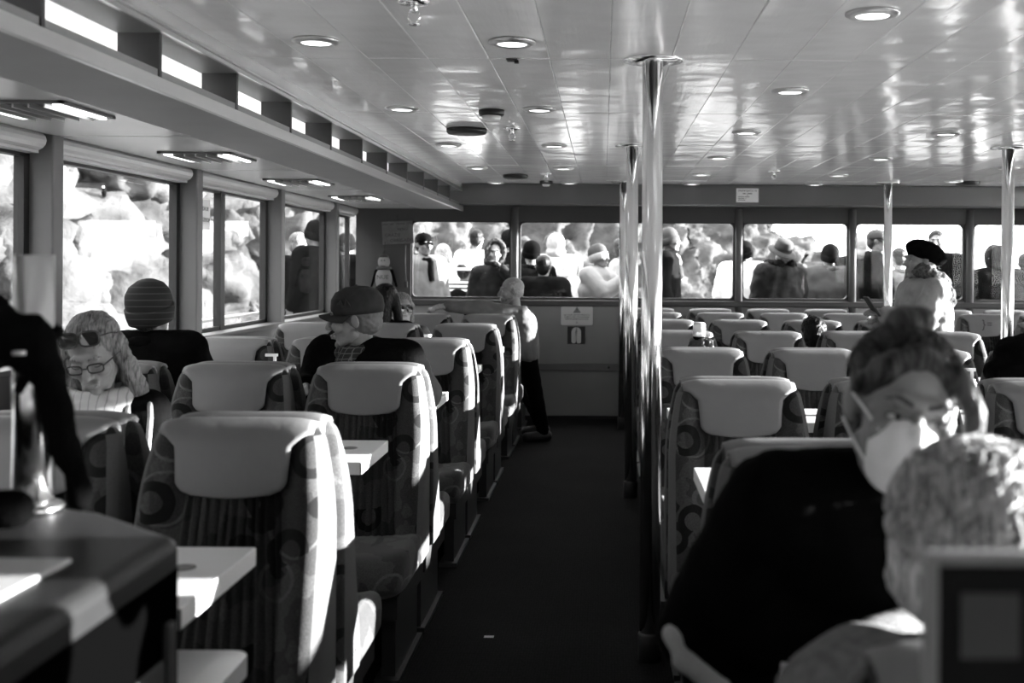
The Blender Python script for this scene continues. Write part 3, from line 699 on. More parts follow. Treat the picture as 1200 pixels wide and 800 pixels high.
# ================================================================== FOREGROUND
t = thing('service_counter', 'black counter with glossy top in the left foreground', 'counter', (-1.2, 1.2, 0))
def prism(pts, z0, z1, bev=0):
    bm = bmesh.new(); A = [bm.verts.new((x + 1.2, y - 1.2, z1)) for x, y in pts]; B = [bm.verts.new((x + 1.2, y - 1.2, z0)) for x, y in pts]; n = len(pts)
    ft = bm.faces.new(A); bm.faces.new(B[::-1]); [bm.faces.new((A[i], B[i], B[(i + 1) % n], A[(i + 1) % n])) for i in range(n)]
    if bev: bmesh.ops.bevel(bm, geom=list(ft.edges), offset=bev, segments=4, affect='EDGES', profile=.5)
    bmesh.ops.recalc_face_normals(bm, faces=bm.faces); return newmesh('prism', bm)
CP = [(-.655, .45), (-.655, 1.76), (-.84, 1.93), (-1.0, 2.0), (-1.8, 2.0), (-1.8, .45)]
obj('body', prism(CP, 0, 1.05), mat('black_counter_side', .0009, .95, 0, 0.), t)
obj('worktop', prism([(x * 1.002, y) for x, y in CP], 1.05, 1.10, .022), mat('dark_worktop', .012, .42, 0, .22, .2, 4), t)
obj('steel_tray', prism([(-.76, .5), (-.745, 1.60), (-1.7, 1.60), (-1.7, .5)], 1.10, 1.106, .004), mat('tray_steel', .4, .45, .1, .5, .1, 3), t)
obj('latch', box(.54, .55, .40, .50, .86, .93, .005), mat('latch_metal', .03, .6), t)
obj('side_rail', box(.54, .556, .50, .53, .3, .98, .005), mat('latch_metal'), t)
t = thing('black_case', 'blurred black padded case lying on the counter at the left edge', 'case', (-1.0, 1.75, 1.10))
obj('case_body', blob([('c', (-.35, -.07, .035), (.08, .03, .035), .034, .032), ('c', (-.35, -.03, .03), (.06, .06, .03), .03, .028)], .01, 3), CLOTH_K, t); obj('case_zip', tube([(-.35, -.10, .05), (.06, -.002, .05)], .003, 6), STEEL, t)
q = P(40, 299, 1.92)
t = thing('tap_column', 'blurred polished steel column standing on the counter at left', 'column', (q.x, 1.92, 1.10))
obj('shaft', lathe([(.033, .0), (.033, q.z - 1.10)], 28), CHROME, t); obj('foot_ring', lathe([(.05, 0), (.05, .012), (.034, .02)], 24), CHROME, t)
t = thing('black_bag', 'black soft bag with straps hung on the steel column', 'bag', (q.x, 1.86, 1.115))
obj('bag_body', blob([('c', (-.025, -.03, .325), (.0, -.035, .28), .03, .045), ('e', (-.045, -.02, .275), (.045, .05, .06)), ('e', (.035, -.02, .270), (.04, .045, .055)), ('c', (.055, -.01, .25), (.085, 0, .10), .026, .024), ('c', (.085, 0, .10), (.105, 0, .02), .024, .02), ('c', (-.075, 0, .26), (-.085, 0, .03), .03, .028)], .008, 4, (.025, .06)), CLOTH_K, t)
obj('strap', tube([(-.03, .09, .29), (0, .115, .30), (.045, .06, .29), (.05, 0, .27), (.03, -.05, .2)], .008, 8), CLOTH_K, t)
obj('buckle', lathe([(.010, 0), (.010, .006)], 12), STEEL, t, (.042, -.07, .26))
# framed notice on a stand at lower right
fx, fd = .269, .95
zt = P(1090, 645, fd).z
t = thing('framed_notice', 'blurred silver framed black notice at the lower right corner', 'sign', (fx + .105, fd, 0))
obj('board', box(-.10, .10, -.004, .004, zt - .32, zt - .004), mat('black_notice', .004, .6, 0, .2), t)
obj('frame', boxes([(-.105, -.094, -.008, .008, zt - .325, zt), (.094, .105, -.008, .008, zt - .325, zt), (-.094, .094, -.008, .008, zt - .011, zt), (-.094, .094, -.008, .008, zt - .325, zt - .314)], .002), mat('frame_silver', .25, .45, .3), t)
obj('card', box(-.075, -.026, -.006, -.004, zt - .088, zt - .034), mat('card_grey', .05, .7), t)
obj('stand_post', lathe([(.012, .02), (.012, zt - .32)], 14), STEEL, t); obj('stand_foot', lathe([(.10, 0), (.10, .012), (.015, .022)], 24), PLINTH, t)

# small things on tables
def pump(x, y, lab):
    t = thing('sanitiser_bottle', lab, 'bottle', (x, y, TZ), 0, 'pump bottles on the tables')
    obj('bottle', lathe([(.03, 0), (.033, .005), (.033, .12), (.015, .14), (.015, .15)], 18), WHITE_P, t)
    obj('pump_head', boxes([(-.006, .006, -.006, .006, .15, .185), (-.045, .014, -.009, .009, .185, .198)]), WHITE_P, t)
p = P(322, 424, 5.58); pump(p.x, 5.58, 'white pump bottle on a left table, beside the capped man')
p = P(1139, 447, 5.0); pump(p.x, 5.0, 'white pump bottle on the table right of the masked woman')
p = P(388, 390, 5.75)
t = thing('water_bottle', 'pale plastic bottle standing beside the capped man', 'bottle', (p.x, 5.72, TZ))
obj('bottle', lathe([(.034, 0), (.036, .01), (.036, .17), (.026, .21), (.018, .235), (.018, .245)], 18), WHITE_P, t); obj('cap', lathe([(.021, .245), (.021, .275), (.018, .28)], 16), WHITE_P, t)
p = P(813, 375, 6.9)
t = thing('flask_bag', 'dark bag with a silver flask lid on a table right of the poles', 'flask', (p.x, 6.5, TZ))
obj('bag', blob([('e', (0, 0, .12), (.08, .06, .13)), ('e', (.05, 0, .16), (.04, .05, .07))], .008, 3, (.03, .04)), mat('crinkled_black_plastic', .01, .25, 0, .6, 0, 1, .5, 40), t)
obj('flask', lathe([(.035, .03), (.035, .24)], 20), CLOTH_K, t); obj('flask_lid', lathe([(.037, .24), (.036, .31), (.028, .32)], 24), mat('satin_lid', .7, .3, .6), t)
t = thing('white_cup', 'small white cup on the far left table', 'cup', (-1.35, 8.8, TZ)); obj('cup_body', lathe([(.025, 0), (.036, .09), (.033, .09), (.023, .006)], 18), WHITE_P, t); obj('lid', lathe([(.038, .09), (.036, .1)], 18), WHITE_P, t)
# black rucksack on the right seat
t = thing('black_rucksack', 'black rucksack and folded coat piled on a seat at the right edge', 'rucksack', (1.66, 4.54, .47))
obj('pack_body', blob([('e', (.02, 0, .36), (.18, .13, .32)), ('e', (-.10, 0, .28), (.12, .12, .26)), ('e', (.12, 0, .32), (.13, .12, .30))], .012, 4, (.03, .1)), CLOTH_D, t)
obj('top_flap', blob([('e', (.06, -.02, .72), (.17, .12, .075)), ('e', (.0, -.02, .64), (.15, .12, .07))], .01, 4, (.02, .05)), CLOTH_K, t)
for e in (-.12, .06): obj('strap', tube([(e, -.10, .66), (e - .03, -.145, .48), (e - .06, -.14, .25)], .012, 8), CLOTH_K, t)

# ================================================================== PEOPLE
def hand_pieces(W, d, nrm, curl=.5, sgn=1):
    W, d, nrm = Vector(W), Vector(d).normalized(), Vector(nrm); nrm = (nrm - d * nrm.dot(d)).normalized(); sd = d.cross(nrm) * sgn; out = []
    for o in (-.022, 0, .022): out.append(('c', W + sd * o * .6, W + d * .08 + sd * o, .017, .014))
    for i, (o, L) in enumerate(((-.030, .056), (-.010, .072), (.010, .078), (.030, .070))):
        a = W + d * .085 + sd * o; d1 = d * math.cos(curl) + nrm * math.sin(curl); d2 = d * math.cos(curl * 2.2) + nrm * math.sin(curl * 2.2)
        b = a + d1 * L * .5; out += [('c', a - d * .01, b, .0095, .0088), ('c', b, b + d2 * L * .5, .0088, .0078)]
    a = W + d * .025 + sd * .03; b = a + (d * .6 + sd * .6 + nrm * .3) * .04; out += [('c', a, b, .012, .010), ('c', b, b + (d * .9 + nrm * .4) * .03, .010, .0085)]
    return out
def head_pieces(fem=False):
    j = .85 if fem else 1.
    p = [('e', (0, .018, .035), (.076, .096, .085)), ('e', (0, -.03, -.02), (.064, .062, .085)), ('e', (0, -.04, -.072), (.050 * j, .045, .042)), ('e', (0, -.072, -.098), (.022 * j, .018, .018)),
         ('c', (0, -.092, .012), (0, -.112, -.026), .009, .0125), ('c', (-.011, -.097, -.032), (.011, -.097, -.032), .0085, .0085),
         ('c', (-.035, -.080, .030), (.035, -.080, .030), .012, .012), ('c', (-.019, -.088, -.058), (.019, -.088, -.058), .008, .008), ('c', (-.015, -.086, -.068), (.015, -.086, -.068), .008, .008)]
    for e in (-1, 1):
        p += [('e', (e * .040, -.060, -.022), (.026, .030, .026)), ('e', (e * .079, .014, -.002), (.009, .019, .032), (0, e * .25, e * -.35)), ('c', (e * .045, .0, -.055), (e * .03, -.05, -.09), .022, .018)]
    return p
def xf(pieces, M):
    out = []; q = M.to_euler()
    for p in pieces:
        if p[0] == 'c': out.append(('c', M @ Vector(p[1]), M @ Vector(p[2])) + tuple(p[3:]))
        else:
            r = (M.to_3x3() @ Euler(p[3]).to_matrix()).to_euler() if len(p) > 3 and p[3] else q
            out.append(('e', M @ Vector(p[1]), p[2], r))
    return out
def hair_pieces(kind):
    sh = [('e', (0, .028, .052), (.086, .098, .083)), ('e', (0, .06, -.005), (.074, .062, .085))]
    if kind == 'short': return sh
    if kind == 'bob': return sh + [('c', (e * .078, .01, .03), (e * .082, .01, -.09), .026, .022) for e in (-1, 1)] + [('e', (0, .07, -.05), (.08, .045, .08))]
    if kind == 'long': return sh + [('c', (e * .075, .02, .03), (e * .10, .01, -.16), .03, .035) for e in (-1, 1)] + [('c', (e * .10, .01, -.16), (e * .10, -.02, -.30), .035, .022) for e in (-1, 1)] + [('c', (0, .08, 0), (0, .10, -.25), .07, .06)]
    if kind == 'bun': return sh + [('e', (-.012, .035, .135), (.040, .040, .034)), ('e', (.005, .03, .150), (.026, .026, .024)), ('c', (-.062, -.040, .070), (-.005, -.052, .104), .018, .016), ('c', (-.005, -.052, .104), (.060, -.045, .080), .016, .016), ('c', (.055, -.058, .085), (.088, -.072, .035), .018, .019), ('c', (.088, -.072, .035), (.096, -.075, -.01), .019, .017), ('c', (.096, -.075, -.01), (.090, -.055, -.065), .017, .009),
                                  ('c', (-.055, -.052, .070), (-.082, -.02, .03), .02, .014)]
    if kind == 'fluffy': return [('e', (0, .035, .055), (.108, .118, .098)), ('e', (0, .075, -.01), (.10, .075, .10)), ('e', (.03, -.03, .10), (.07, .07, .05)), ('e', (-.05, .04, .08), (.06, .07, .06))]
    if kind == 'stubble': return [('e', (0, .021, .033), (.0768, .096, .0835)), ('e', (0, .045, -.01), (.066, .066, .06))]
def mtx(me, M): me.transform(M); return me
def dome(prof, sy=1.13, dy=.014, n=26, tilt=0):
    me = lathe(prof, n); me.transform(Matrix.Translation((0, dy, 0)) @ Matrix.Rotation(tilt, 4, 'X') @ Matrix.Diagonal((1, sy, 1, 1))); return me
def hat(kind, root, HM, m, m2=None):
    m2 = m2 or m
    if kind == 'beanie':
        h = obj('beanie', mtx(dome([(.090, -.03), (.098, .02), (.1, .055), (.095, .09), (.077, .122), (.042, .146), (.004, .152)], dy=.018, tilt=R(-18)), HM), m, root)
        obj('cuff', mtx(dome([(.085, -.045), (.098, -.04), (.104, -.01), (.106, .025), (.098, .032)], dy=.018, tilt=R(-18)), HM), m2, h)
    elif kind == 'pompom':
        h = hat('beanie', root, HM, m, m2); obj('pompom', mtx(blob([('e', (0, .02, .175), (.032, .032, .03))], .006, 2, (.02, .015)), HM), m2, h)
    elif kind == 'cap':
        h = obj('cap', mtx(dome([(.090, .025), (.094, .05), (.090, .085), (.074, .112), (.042, .130), (.004, .136)], 1.15, .014), HM), m, root)
        rows = []
        for j in range(6):
            t = j / 5; rows.append([(.082 * math.sin(a) * (1 - .12 * t), -.068 * math.cos(a) - .085 * t * math.cos(a) ** .5 + .01, .036 - .012 * t - .016 * math.sin(a) ** 2 * (1 + t)) for a in [R(-80 + 160 * k / 16) for k in range(17)]])
        obj('visor', mtx(sheet(rows, .005, 'visor'), HM), m2, h)
        obj('button', mtx(blob([('e', (0, .014, .137), (.008, .008, .005))], .003), HM), m2, h)
    elif kind == 'beret':
        h = obj('beret', mtx(blob([('e', (.0, .055, .060), (.128, .155, .082), (R(-22), R(3), 0)), ('e', (0, .03, .055), (.098, .108, .07))], .008, 4, (.012, .05)), HM), m, root)
        obj('band', mtx(dome([(.088, .03), (.092, .035), (.092, .06), (.088, .065)], tilt=R(-10)), HM), m, h)
    elif kind == 'bucket':
        h = obj('hat_crown', mtx(dome([(.094, .03), (.092, .09), (.084, .135), (.07, .148), (.004, .15)]), HM), m, root)
        obj('brim', mtx(dome([(.092, .045), (.15, .018), (.152, .012), (.092, .036)]), HM), m, h)
    elif kind == 'hood':
        h = obj('hood', mtx(blob([('e', (0, .055, .025), (.112, .112, .135)), ('e', (0, .07, -.08), (.125, .095, .08))], .012, 4, (.015, .06)), HM), m, root)
        obj('fur_edge', mtx(blob([('c', Vector((.098 * math.cos(R(a)), -.045, .02 + .125 * math.sin(R(a)))), Vector((.098 * math.cos(R(a + 24)), -.045, .02 + .125 * math.sin(R(a + 24)))), .028, .028) for a in range(-60, 240, 24)], .01, 2, (.03, .02)), HM), m2, h)
    return h
def face(root, HM, brow=HAIR_D, eyes=True, lips=True, closed=False):
    for e in (-1, 1):
        if eyes:
            if not closed:
                ey = obj('eye', mtx(blob([('e', (e * .031, -.079, .005), (.0145, .008, .0060))], .0025, 2), HM), EYEW, root)
                obj('iris', mtx(blob([('e', (e * .031 + .002, -.0865, .006), (.006, .003, .0065))], .0018, 1), HM), IRIS, ey)
            obj('eyelid', mtx(tube([Vector((e * .031 + .017 * math.cos(R(a)), -.083 + .006 * abs(math.cos(R(a))), .006 + (.0065 if not closed else .001) * math.sin(R(a)))) for a in range(0, 181, 20)], .0028, 6), HM), SKIN if not closed else SKIN_S, root)
            obj('eyelashes', mtx(tube([Vector((e * .031 + .016 * math.cos(R(a)), -.0865 + .006 * abs(math.cos(R(a))), .004 + (.0062 if not closed else -.006) * math.sin(R(a)))) for a in range(0, 181, 20)], .0014, 6), HM), INK, root)
        obj('eyebrow', mtx(blob([('c', (e * .014, -.091, .028), (e * .034, -.089, .035), .004, .0045), ('c', (e * .034, -.089, .035), (e * .052, -.078, .029), .0045, .002)], .0025, 1), HM), brow, root)
    if lips:
        obj('lips', mtx(blob([('c', (-.018, -.094, -.062), (.018, -.094, -.062), .005, .005), ('c', (-.008, -.097, -.060), (.008, -.097, -.060), .005, .005), ('c', (-.012, -.094, -.068), (.012, -.094, -.068), .0055, .0055)], .0025, 2), HM), mat('lip_tone', .2, .4), root)
def glasses(root, HM, m=INK, sun=False, up=0., name='spectacles'):
    T = HM @ Matrix.Translation((0, .012 * up, .062 * up)) @ Matrix.Rotation(R(-22) * up, 4, 'X')
    w_, h_ = (.030, .024) if sun else (.024, .016)
    fr = None
    for e in (-1, 1):
        pts = [Vector((e * .033 + w_ * abs(math.cos(R(a))) ** .6 * (1 if math.cos(R(a)) > 0 else -1), -.102 + .25 * max(0, abs(e * .033 + w_ * math.cos(R(a))) - .03) , .002 + h_ * abs(math.sin(R(a))) ** .7 * (1 if math.sin(R(a)) > 0 else -1))) for a in range(0, 360, 18)]
        me = mtx(tube(pts, .0032 if sun else .0026, 6, True), T)
        f_ = obj(name, me, m, root)
        bm = bmesh.new(); bm.faces.new([bm.verts.new(v) for v in pts]); lens = newmesh('lens', bm); lens.transform(T)
        if sun: obj('lens', lens, mat('dark_lens', .015, .05, 0, .8), f_)
        obj('temple', mtx(tube([(e * (.033 + w_), -.095, .006), (e * .082, -.04, .008), (e * .084, .02, .0), (e * .08, .035, -.02)], .0024, 6), T), m, f_)
    obj('bridge', mtx(tube([(-.010, -.104, .004), (0, -.108, .008), (.010, -.104, .004)], .0024, 6), T), m, root)

def person(label, head, yaw, lean=(0, -.03), sit=False, hipz=None, hrot=(0, 0, 0), arms=None, jacket=CLOTH_D, trousers=CLOTH_K, pad=.022, fem=False, vox=.018, hvox=.007, hair=None, hairm=HAIR_D, hatk=None, hatm=CLOTH_M, hatm2=None,
           skin=SKIN, wide=1., legs=None, collar=True, scarf=None, fold=(.02, .09), hands=True, shz=0., nz=0., hair_disp=(.012, .012), group=None, hvs=1., jname='jacket', long_coat=False):
    yw_ = R(yaw); Rm = Matrix.Rotation(yw_, 3, 'Z'); hz = head[2]
    hipz = hipz if hipz is not None else (.57 if sit else (hz - .11) * .535)
    off = Rm @ Vector((lean[0], lean[1], 0))
    root = thing('person', label, 'person', (head[0] - off.x, head[1] - off.y, 0), yw_, group)
    Hc = Vector((lean[0], lean[1], hz))
    HM = Matrix.Translation(Hc) @ Matrix.Rotation(R(hrot[0]), 4, 'Z') @ Matrix.Rotation(R(hrot[1]), 4, 'X') @ Matrix.Rotation(R(hrot[2]), 4, 'Y') @ Matrix.Scale(hvs, 4)
    Pv = Vector((0, 0, hipz)); N = Vector((lean[0] * .9, lean[1] * .86 + .02, hz - .155 + nz)); C = Pv.lerp(N, .66) + Vector((0, .02, 0)); sw = (.155 if fem else .175) * wide
    S = {e: N + Vector((e * sw, .015, -.055 + shz)) for e in (-1, 1)}
    A = {}
    for e in (-1, 1):
        if arms and e in arms and arms[e]: A[e] = tuple(Vector(v) for v in arms[e])
        elif sit: A[e] = (S[e] + Vector((e * .06, -.08, -.25)), Vector((e * .12, lean[1] - .30, hipz + .20)))
        else: A[e] = (S[e] + Vector((e * .06, .03, -.27)), S[e] + Vector((e * .07, -.06, -.50)))
    if legs is None:
        legs = {e: (Vector((e * .10, -.42, .50)), Vector((e * .11, -.40, .08))) if sit else (Vector((e * .09, -.02, hipz * .52)), Vector((e * .10, 0, .08))) for e in (-1, 1)}
    def torso(pd):
        return [('c', Pv, C, .105 + pd, .112 + pd, 1.38 * wide), ('c', C, N - Vector((0, 0, .07)), .112 + pd, .075 + pd, 1.5 * wide), ('c', S[-1], S[1], .052 + pd, .052 + pd), ('c', N - Vector((0, 0, .06)), N - Vector((0, 0, .01)), .07 + pd * .6, .052 + pd * .4)]
    def armp(pd, cut=0):
        o = []
        for e in (-1, 1):
            E, W = A[e]; W2 = E.lerp(W, 1 - cut); o += [('c', S[e], E, .050 + pd, .042 + pd), ('c', E, W2, .042 + pd, .030 + pd * .8)]
        return o
    def legp(pd):
        o = []
        for e in (-1, 1):
            K, F = Vector(legs[e][0]), Vector(legs[e][1]); H = Pv + Vector((e * .085, 0, -.03)); o += [('c', H, K, .085 + pd, .058 + pd), ('c', K, F, .056 + pd, .040 + pd)]
        return o
    feet = []
    for e in (-1, 1):
        F = Vector(legs[e][1]); feet.append(('c', F + Vector((0, .03, -.035)), F + Vector((0, -.15, -.045)), .042, .033))
    neck = [('c', N - Vector((0, 0, .04)), HM @ Vector((0, .02, -.05)), .052 if fem else .058, .05)]
    parts = [blob(torso(0) + armp(0) + legp(0) + feet + neck, vox, 3), blob(xf(head_pieces(fem), HM) + neck, hvox, 2)]
    if hands:
        for e in (-1, 1):
            E, W = A[e]; d = (W - E).normalized(); parts.append(blob(hand_pieces(W - d * .01, d, Vector((-e * .5, 0, -1)) if abs(d.z) < .8 else Vector((-e, -.3, 0)), .45, -e) + [('c', W - d * .06, W, .027, .022)], hvox, 1))
    obj('body', join(parts), skin, root)
    obj(jname, blob(torso(pad) + armp(pad, .06) + ([('c', Pv, Pv - Vector((0, .02, .22)), .125 + pad, .15 + pad, 1.3 * wide)] if long_coat else []), vox * .85, 3, fold), jacket, root)
    obj('trousers', blob([('c', Pv - Vector((.06, 0, 0)), Pv + Vector((.06, 0, .02)), .12, .12)] + legp(.014), vox, 3, (.012, .08)), trousers, root)
    for p in feet: obj('shoe', blob([(p[0], p[1], p[2], p[3] + .008, p[4] + .010)], vox * .7, 2), INK, root)
    if collar: obj('collar', blob([('c', N + Vector((.075 * math.cos(R(a)), .075 * math.sin(R(a)) + .01, -.01 + .012 * math.sin(R(a)))), N + Vector((.075 * math.cos(R(a + 30)), .075 * math.sin(R(a + 30)) + .01, -.01 + .012 * math.sin(R(a + 30)))), .026, .026) for a in range(0, 360, 30)], .01, 2, (.012, .04)), jacket, root)
    if scarf: obj('scarf', blob([('c', N + Vector((.085 * math.cos(R(a)), .085 * math.sin(R(a)) , .0 + .02 * math.sin(R(a)))), N + Vector((.085 * math.cos(R(a + 30)), .085 * math.sin(R(a + 30)), .0 + .02 * math.sin(R(a + 30)))), .036, .036) for a in range(0, 360, 30)] + [('c', N + Vector((.03, -.10, -.03)), C + Vector((.03, -.16, .02)), .035, .03, 1.3)], .009, 2, (.02, .05)), scarf, root)
    if hair: obj('hair', mtx(blob(hair_pieces(hair), .007, 3, hair_disp), HM), hairm, root)
    if hatk: hat(hatk, root, HM, hatm, hatm2)
    return root, HM, N, A, S

# --- masked woman at right
hp = P(1056, 484, 1.80)
r_, HM, N, A, S = person('woman in black with dark bun and white face mask leaning over the table', hp, 8, (-.02, -.40), True, .58, (-8, 4, 12),
    {-1: ((-.29, -.22, .90), (.10, -.40, .95)), 1: ((.28, -.32, .93), (.16, -.46, .95))}, CLOTH_K, CLOTH_K, .045, True, .014, .004, 'bun', HAIR_D, wide=1.12, shz=.045, hair_disp=(.006, .03), jname='coat')
face(r_, HM, HAIR_D, lips=False)
mk = obj('face_mask', mtx(blob([('e', (0, -.070, -.048), (.060, .056, .058)), ('c', (0, -.108, -.005), (0, -.122, -.055), .012, .014), ('c', (0, -.118, -.06), (0, -.088, -.105), .014, .012), ('e', (0, -.06, -.075), (.056, .05, .045))], .004, 3), HM), MASKM, r_)
for e in (-1, 1):
    obj('ear_loop', mtx(tube([(e * .052, -.085, -.020), (e * .074, -.035, .005), (e * .084, .012, .018)], .0022, 6), HM), MASKM, mk)
    obj('ear_loop', mtx(tube([(e * .048, -.075, -.085), (e * .070, -.03, -.055), (e * .084, .015, -.028)], .0022, 6), HM), MASKM, mk)
obj('hair_tie', mtx(tube([Vector((.035 * math.cos(R(a)), .035 + .035 * math.sin(R(a)), .122)) for a in range(0, 360, 30)], .007, 8, True), HM), INK, r_)
def strands(HM, c, rad, n, L, r0, seed, flow=(0, .2, -1), lift=.01, zmin=-.02, curl=.35):
    rnd = random.Random(seed); bm = bmesh.new(); c = Vector(c); F = Vector(flow)
    while n > 0:
        v = Vector((rnd.gauss(0, 1), rnd.gauss(0, 1), rnd.gauss(0, 1))).normalized(); p = c + Vector((v.x * rad[0], v.y * rad[1], v.z * rad[2]))
        if v.z < zmin or (v.y < -.75 and v.z < .45): continue
        n -= 1; pts = [p - v * .006]; d = (F - v * F.dot(v) + Vector((rnd.gauss(0, .45), rnd.gauss(0, .45), rnd.gauss(0, .45)))).normalized(); cu = Vector((rnd.gauss(0, 1), rnd.gauss(0, 1), rnd.gauss(0, 1)))
        for k in range(4):
            p = p + d * L / 4; q = p - c; e_ = math.sqrt((q.x / rad[0]) ** 2 + (q.y / rad[1]) ** 2 + (q.z / rad[2]) ** 2)
            p = c + q * ((1 + lift * rnd.random() * 8) / e_); d = (d + cu * curl).normalized(); pts.append(p)
        b_tube(bm, pts, [r0, r0, r0 * .9, r0 * .7, r0 * .2], 5, False)
    me = newmesh('strands', bm, True); me.transform(HM); return me
o = obj('loose_hair', strands(HM, (0, .028, .052), (.089, .101, .087), 800, .11, .0013, 3, (0, .8, .6), .006, -.1, .12), HAIR_D, r_); o['kind'] = 'stuff'
bpy.context.view_layer.update()
def L3(root, px, py, d): return root.matrix_basis.inverted() @ P(px, py, d)
obj('coat_hem', blob([('c', L3(r_, 786, 742, 1.78), L3(r_, 800, 772, 1.76), .014, .014), ('c', L3(r_, 800, 772, 1.76), L3(r_, 850, 812, 1.74), .018, .016)], .006, 2, (.01, .03)), CLOTH_L, r_)
obj('coat_skirt', blob([('c', L3(r_, 880, 600, 2.2), L3(r_, 835, 740, 2.02), .06, .05), ('c', L3(r_, 835, 740, 2.02), L3(r_, 860, 850, 2.02), .06, .09), ('c', L3(r_, 920, 600, 2.25), L3(r_, 930, 850, 2.2), .10, .14)], .012, 3, (.02, .08)), CLOTH_K, r_)

# --- white-haired woman, nearest at right
hp = P(1164, 654, 1.47)
r_, HM, N, A, S = person('white-haired woman in a pale knit sweater seen from behind, at lower right', hp, 172, (.02, -.10), True, .57, (-50, 10, -4),
    {1: ((.22, -.03, .97), (.10, -.30, .95)), -1: ((-.28, -.10, .90), (-.06, -.34, .95))}, KNIT, CLOTH_D, .045, True, .013, .005, 'fluffy', HAIR_W, hair_disp=(.03, .055), wide=1.0, shz=.03, hvs=.93, jname='sweater')
o = obj('hair_curls', strands(HM, (0, .04, .055), (.110, .120, .100), 1500, .10, .0022, 5, (.3, .5, -1), .018, -.6, .22), HAIR_W, r_); o['kind'] = 'stuff'
face(r_, HM, HAIR_W, eyes=False); glasses(r_, HM, mat('pale_spectacle_rim', .25, .3))
mk = obj('face_mask', mtx(blob([('e', (0, -.070, -.048), (.060, .056, .058)), ('e', (0, -.06, -.075), (.056, .05, .045))], .005, 3), HM), MASKM, r_)
for e in (-1, 1): obj('ear_loop', mtx(tube([(e * .052, -.085, -.040), (e * .074, -.035, -.03), (e * .086, .012, -.02)], .0025, 6), HM), MASKM, mk)

# --- woman with spectacles, left
hp = P(110, 415, 3.75)
r_, HM, N, A, S = person('woman with spectacles, sunglasses on her hair and a pale striped scarf, looking down', hp, 12, (.04, -.34), True, .57, (-4, 26, -8), None, CLOTH_K, CLOTH_K, .032, True, .016, .0045, 'long', HAIR_M, hair_disp=(.02, .03), collar=False)
face(r_, HM, HAIR_M, closed=True); glasses(r_, HM); glasses(r_, HM, mat('sunglass_frame', .03, .2), True, 1., 'sunglasses')
obj('scarf', blob([('c', N + Vector((.09 * math.cos(R(a)), .085 * math.sin(R(a)), .01 + .02 * math.sin(R(a)))), N + Vector((.09 * math.cos(R(a + 30)), .085 * math.sin(R(a + 30)), .01 + .02 * math.sin(R(a + 30)))), .042, .042) for a in range(0, 360, 30)] + [('e', N + Vector((0, -.10, -.06)), (.11, .06, .08)), ('c', N + Vector((-.02, -.12, -.08)), N + Vector((-.03, -.16, -.20)), .07, .05, 1.2)], .009, 3, (.02, .05)), SCARF, r_)
for e in (.10, .17): obj('bag_strap', tube([N + Vector((e, -.02, .0)), N + Vector((e + .02, -.12, -.05)), N + Vector((e + .01, -.15, -.25))], .009, 8), CLOTH_L, r_)

# --- man in striped beanie from behind
hp = P(178, 365, 5.2)
r_, HM, N, A, S = person('man in a striped black beanie and dark jacket seen from behind, by the left window', hp, 176, (.0, -.06), True, .57, (0, 0, 0), None, CLOTH_K, CLOTH_K, .04, False, .016, .006, 'short', HAIR_D, 'beanie', BEANIE, BEANIE, wide=1.08, nz=.02, shz=.02)

# --- man in cap
hp = P(416, 374, 5.05)
r_, HM, N, A, S = person('man in a dark peaked cap and plaid scarf turned to the left', hp, -30, (-.02, -.15), True, .57, (-58, 4, 3), {-1: ((-.36, -.06, .93), (-.22, -.26, .97)), 1: ((.27, -.04, .96), (.12, -.24, .98))}, CLOTH_K, CLOTH_K, .045, False, .016, .0045, 'stubble', mat('grey_stubble', .12, .8), 'cap', mat('charcoal_cap', .025, .8, 0, .2, .2, 30), None,
    wide=1.30, shz=.035, nz=.0, hvs=1.1, collar=False, legs={e: ((e * .08 - .30, -.20, .50), (e * .08 - .30, -.20, .08)) for e in (-1, 1)})
face(r_, HM, mat('grey_stubble'))
obj('scarf', blob([('c', N + Vector((.085 * math.cos(R(a)), .085 * math.sin(R(a)), .02 + .02 * math.sin(R(a)))), N + Vector((.085 * math.cos(R(a + 30)), .085 * math.sin(R(a + 30)), .02 + .02 * math.sin(R(a + 30)))), .036, .036) for a in range(0, 360, 30)] + [('c', N + Vector((.02, -.10, .0)), N + Vector((.01, -.17, -.12)), .045, .04, 1.), ('c', N + Vector((.01, -.17, -.12)), N + Vector((.0, -.19, -.26)), .04, .035)], .009, 2, (.02, .05)), PLAID, r_)
obj('cap_emblem', mtx(tube([(.088, -.045 + .05 * t_ / 6, .07 + .018 * math.sin(t_ * 1.9)) for t_ in range(7)], .005, 6), HM), INK, r_)

# --- dark-haired woman and companion behind him
hp = P(453, 353, 8.25)
person('woman with straight black hair seen behind the capped man', hp, 170, (0, -.04), True, .57, (0, 0, 0), None, CLOTH_K, CLOTH_K, .03, True, .02, .008, 'long', HAIR_K)
hp = P(471, 362, 8.95)
r_, HM, N, A, S = person('woman in sunglasses half hidden beside the black-haired woman', hp, 15, (0, -.15), True, .57, (10, 0, 0), None, CLOTH_D, CLOTH_K, .03, True, .02, .006, 'bob', HAIR_M)
face(r_, HM); glasses(r_, HM, INK, True, 0., 'sunglasses')

